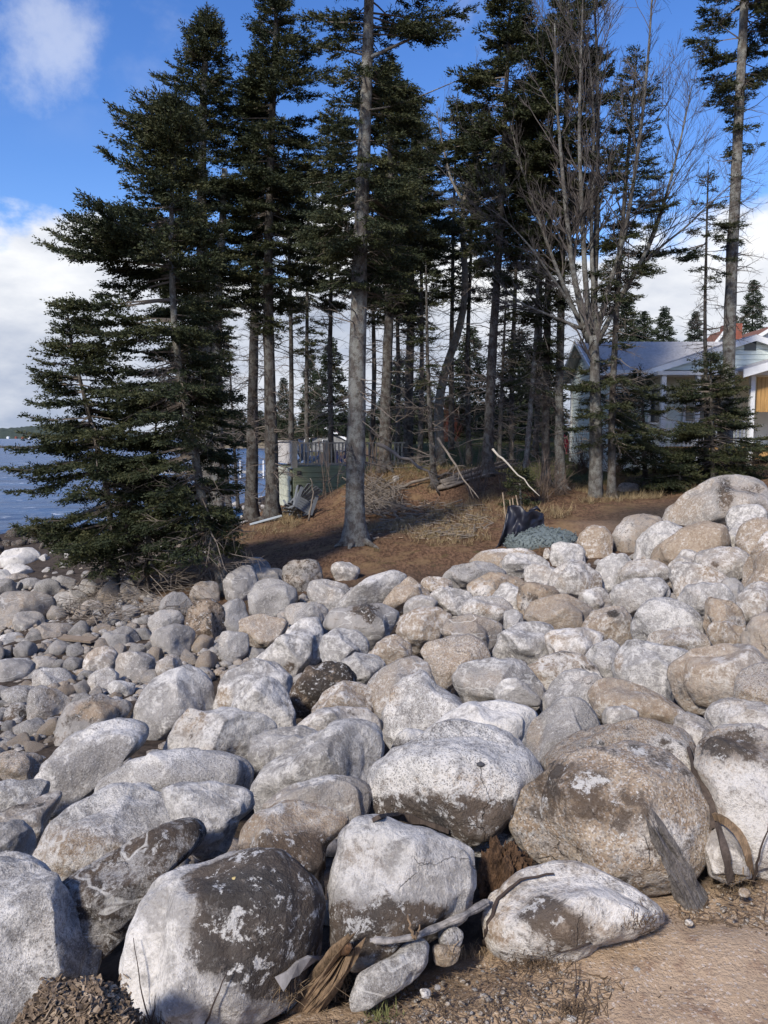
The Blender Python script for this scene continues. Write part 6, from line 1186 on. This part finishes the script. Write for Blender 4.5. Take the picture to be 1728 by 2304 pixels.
def tuft(label, u, v, ru, rv, n, h, mat, seed, lean=.9, name='grass_tuft'):
    rg = np.random.default_rng(seed); b0 = surf(u, v); root = empty(name, b0, label=label, category='grass tuft', group='dry grass tufts on the sand'); m = MB()
    for _ in range(n):
        p = surf(u+rg.normal(0, ru*.5), v+rg.normal(0, rv*.5), .003)-b0; a = rg.uniform(0, 6.28); t_ = abs(rg.normal(0, lean)); L_ = h*rg.uniform(.4, 1.2); d = np.array([math.cos(a)*math.sin(t_), math.sin(a)*math.sin(t_), abs(math.cos(t_))*.8+.05]); q = p+d*L_*.55; e = q+(d*[1, 1, .15]+rg.normal(0, .2, 3))*L_*.5
        sd = np.cross(d, [0, 0, 1.0]); sd /= np.linalg.norm(sd)+1e-9; w_ = .0014; m.add([p-sd*w_, p+sd*w_, q+sd*w_*.8, q-sd*w_*.8, e], [[0, 1, 2, 3]], [[3, 2, 4]])
    m.build('blades', mat, root, kind='stuff'); return root
DRYG = plain('dry grass', (.23, .165, .10), .4, 8, .9, .1); DRYD = plain('dark dry grass', (.12, .082, .052), .4, 8, .9, .1); GRNG = plain('fading green grass', (.13, .135, .05), .35, 8, .9, .1)
for i_, (lab, u, v, ru, rv, n, h, mt) in enumerate([('matted dry grass below the split rotten log', 700, 2245, 70, 30, 330, .09, DRYG), ('dry grass fringe between the split log and the whitish slab', 765, 2225, 30, 30, 120, .08, DRYG), ('dark grass fringe under the mottled sunken boulder', 1215, 2165, 75, 22, 300, .07, DRYD), ('matted needle clump beside the grey splintered log', 1470, 2090, 60, 28, 300, .06, DRYD), ('brown grass nest before the pointed white-streaked stone', 1655, 1990, 45, 18, 320, .08, DRYG), ('small greenish tuft at the bottom of the sand', 862, 2290, 28, 14, 70, .07, GRNG), ('dark grass at the foot of the black-stained boulder', 330, 2310, 60, 12, 160, .07, DRYD), ('brown dead weed lying in the sand', 1280, 2275, 30, 14, 90, .05, DRYD), ('dry grass along the flat grey stone', 1060, 2150, 50, 18, 140, .05, DRYG)]):
    tuft(lab, u, v, ru, rv, n, h, mt, 60+i_)
def place_surf(poly, off=.0):
    p = np.array(poly); lo, hi = p.min(0), p.max(0)
    def f():
        for _ in range(20):
            u, v = rng.uniform(lo[0], hi[0]), rng.uniform(lo[1], hi[1])
            if in_poly(np.array(u), np.array(v), p): return surf(u, v, off)
    return f
CHP = [(130,2215),(165,2180),(205,2160),(240,2180),(268,2230),(290,2320),(60,2330),(90,2270)]
MD, MF = ico(5); mc = EYE+ray(165, 2350)*1.88; mv = MD*np.array([.15, .11, .14]); mv = mv+MD*(fbm(mv*14, 8, 3)*.02)[:, None]
mo = obj('chip_mound', mesh_np('chip_mound', mv, MF, plain('dark chip soil', (.05, .036, .026), .5, 60, .95, .8, .01), True), None, mc, kind='stuff', label='mound of dark crumbly wood soil against the blue-grey corner boulder', category='soil')
_bv.append(BVHTree.FromPolygons((mv+mc).tolist(), MF.tolist()))
def place_mound():
    if rng.random() < .25: return surf(rng.uniform(90, 285), rng.uniform(2200, 2320), .004)
    k = rng.integers(len(mv))
    while mv[k, 2] < -.06: k = rng.integers(len(mv))
    return mv[k]*1.01+mc
sticks_stuff('wood_chips', 'heap of pale and dark wood chips against the blue-grey corner boulder', 1500, place_mound, .006, .026, .0025, .006, plain('mixed wood chips', (.15, .108, .072), .8, 90, .9, .2), True, zl=.004, up=.4, seed=71, cat='wood chips')
SANDP = [(800,2304),(840,2250),(980,2200),(1080,2170),(1250,2165),(1400,2110),(1520,2050),(1600,1995),(1728,1975),(1760,2330),(560,2340),(640,2280)]
sticks_stuff('pale_chips', 'pale fresh wood chips scattered on the dark chip mound', 260, place_mound, .008, .03, .0025, .005, CHIP, True, zl=.006, up=.4, seed=73, cat='wood chips')
sticks_stuff('sand_litter', 'brown needles and twig bits scattered over the sand', 1700, place_px(SANDP), .015, .07, .0008, .002, DRYD, zl=.004, up=.15, seed=72, cat='litter')
pebble_stuff('sand_grit', 'fine grit and tiny pebbles strewn on the sand', 1300, place_px(SANDP), .003, .010, [(.8,.45,.05),(.6,.35,.15),(.9,.3,.1),(.4,.35,.3)], 1, cat='grit')
for lab, u, v, r, tn, br, dk in [('pale grey many-sided pebble in the sand', 1657, 2202, 13, .1, .55, .05), ('dark slate pebble at the bottom of the sand', 1636, 2283, 16, .05, .1, .5), ('reddish pebble beside the dark slate one', 1597, 2280, 10, .8, .1, .35), ('violet-brown flat pebble at the bottom of the sand', 1522, 2270, 14, .5, .1, .4), ('small grey pebble in the middle of the sand', 1433, 2183, 9, .05, .5, .1), ('orange-tan round pebble beside the twig end', 1651, 2063, 6, .7, .6, 0), ('tan lump of stone on the sand below the grey splintered log', 1550, 2076, 10, .8, .6, 0), ('grey pebble at the foot of the dead weed', 1284, 2293, 13, .05, .5, .1), ('blue-grey pebble near the whitish slab', 984, 2221, 8, .05, .35, .1), ('cream angular pebble below the whitish slab', 958, 2234, 14, .3, .6, 0), ('brown stone at the sand edge by the grass nest', 1675, 2008, 14, .9, .5, .0), ('small grey pebble at the margin of the sand', 1722, 2185, 14, .1, .45, .1), ('dark pebble low in the sand', 1470, 2262, 8, .2, .1, .5)]:
    B(lab, (u, v, r, r*.7), tn, br, dk, group='loose pebbles on the sand', name='pebble', cat='pebble', grow=.1, cuts=7, res=3)
def small_on(label, u, v, r, mat, name, cat, flat=.6):
    D, Fq = ico(3); p = surf(u, v, .0); s = r*np.linalg.norm(p-EYE)/F; V = D*np.array([1, .8, flat])*s*(1+.15*fbm(D*2, 5, 2))[:, None]; obj(name, mesh_np(name, V, Fq, mat, True), None, p, label=label, category=cat)
small_on('small dark pebble lying on the pale pinkish boulder', 1081, 1720, 9, plain('slate pebble', (.05, .05, .055), .2, 40, .8, .2), 'pebble', 'pebble')
small_on('tiny yellow leaf on the black-stained boulder', 528, 1976, 6, plain('yellow leaf', (.55, .42, .18), .2, 40, .7, .1), 'leaf', 'leaf', .2)
# individual labels for the beach cobbles: what they look like and which named stone they lie by
CUT = (' with ', ' among ', ' at ', ' in ', ' under ', ' beside ', ' below ', ' before ', ' on ', ' by ', ' above ', ' beyond ', ' lying ', ',', ' where ')
anch = []
for (o, C, rd, cu, cv, Rw) in BOULDERS:
    if cu < 700 and 1290 < cv < 1760 and o.get('group') in (G2, 'boulders of the shore bank'):
        s = o['label']
        if 'left' in s: continue
        anch.append((cu, cv, s))
def short(s):
    best = s
    for c in CUT:
        if c in best and len(best.split(c)[0].split()) >= 3: best = best.split(c)[0]
    return best
TN = ['grey', 'tan', 'rusty', 'pale grey', 'buff', 'slate-grey', 'dark brown', 'cream', 'orange-tan', 'dark grey']
cob = [o for o in col.objects if o.get('group') == 'cobbles of the beach']
for o in cob:
    u, v = [float(q[0]) for q in proj(np.array(o.location))]; k = COB.index(o.data) % 10; r = o.scale[0]*F/np.linalg.norm(np.array(o.location)-EYE)
    a = min(anch, key=lambda q: (q[0]-u)**2+((q[1]-v)*1.4)**2); du, dv = u-a[0], v-a[1]
    rel = ('below' if dv > 0 else 'behind') if abs(dv)*1.4 > abs(du) else ('landward of' if du > 0 else 'seaward of')
    o['label'] = ('big ' if r > 17 else 'mid-sized ' if r > 11 else 'small ')+TN[k]+' cobble '+rel+' the '+' '.join(short(a[2]).split()[:6])
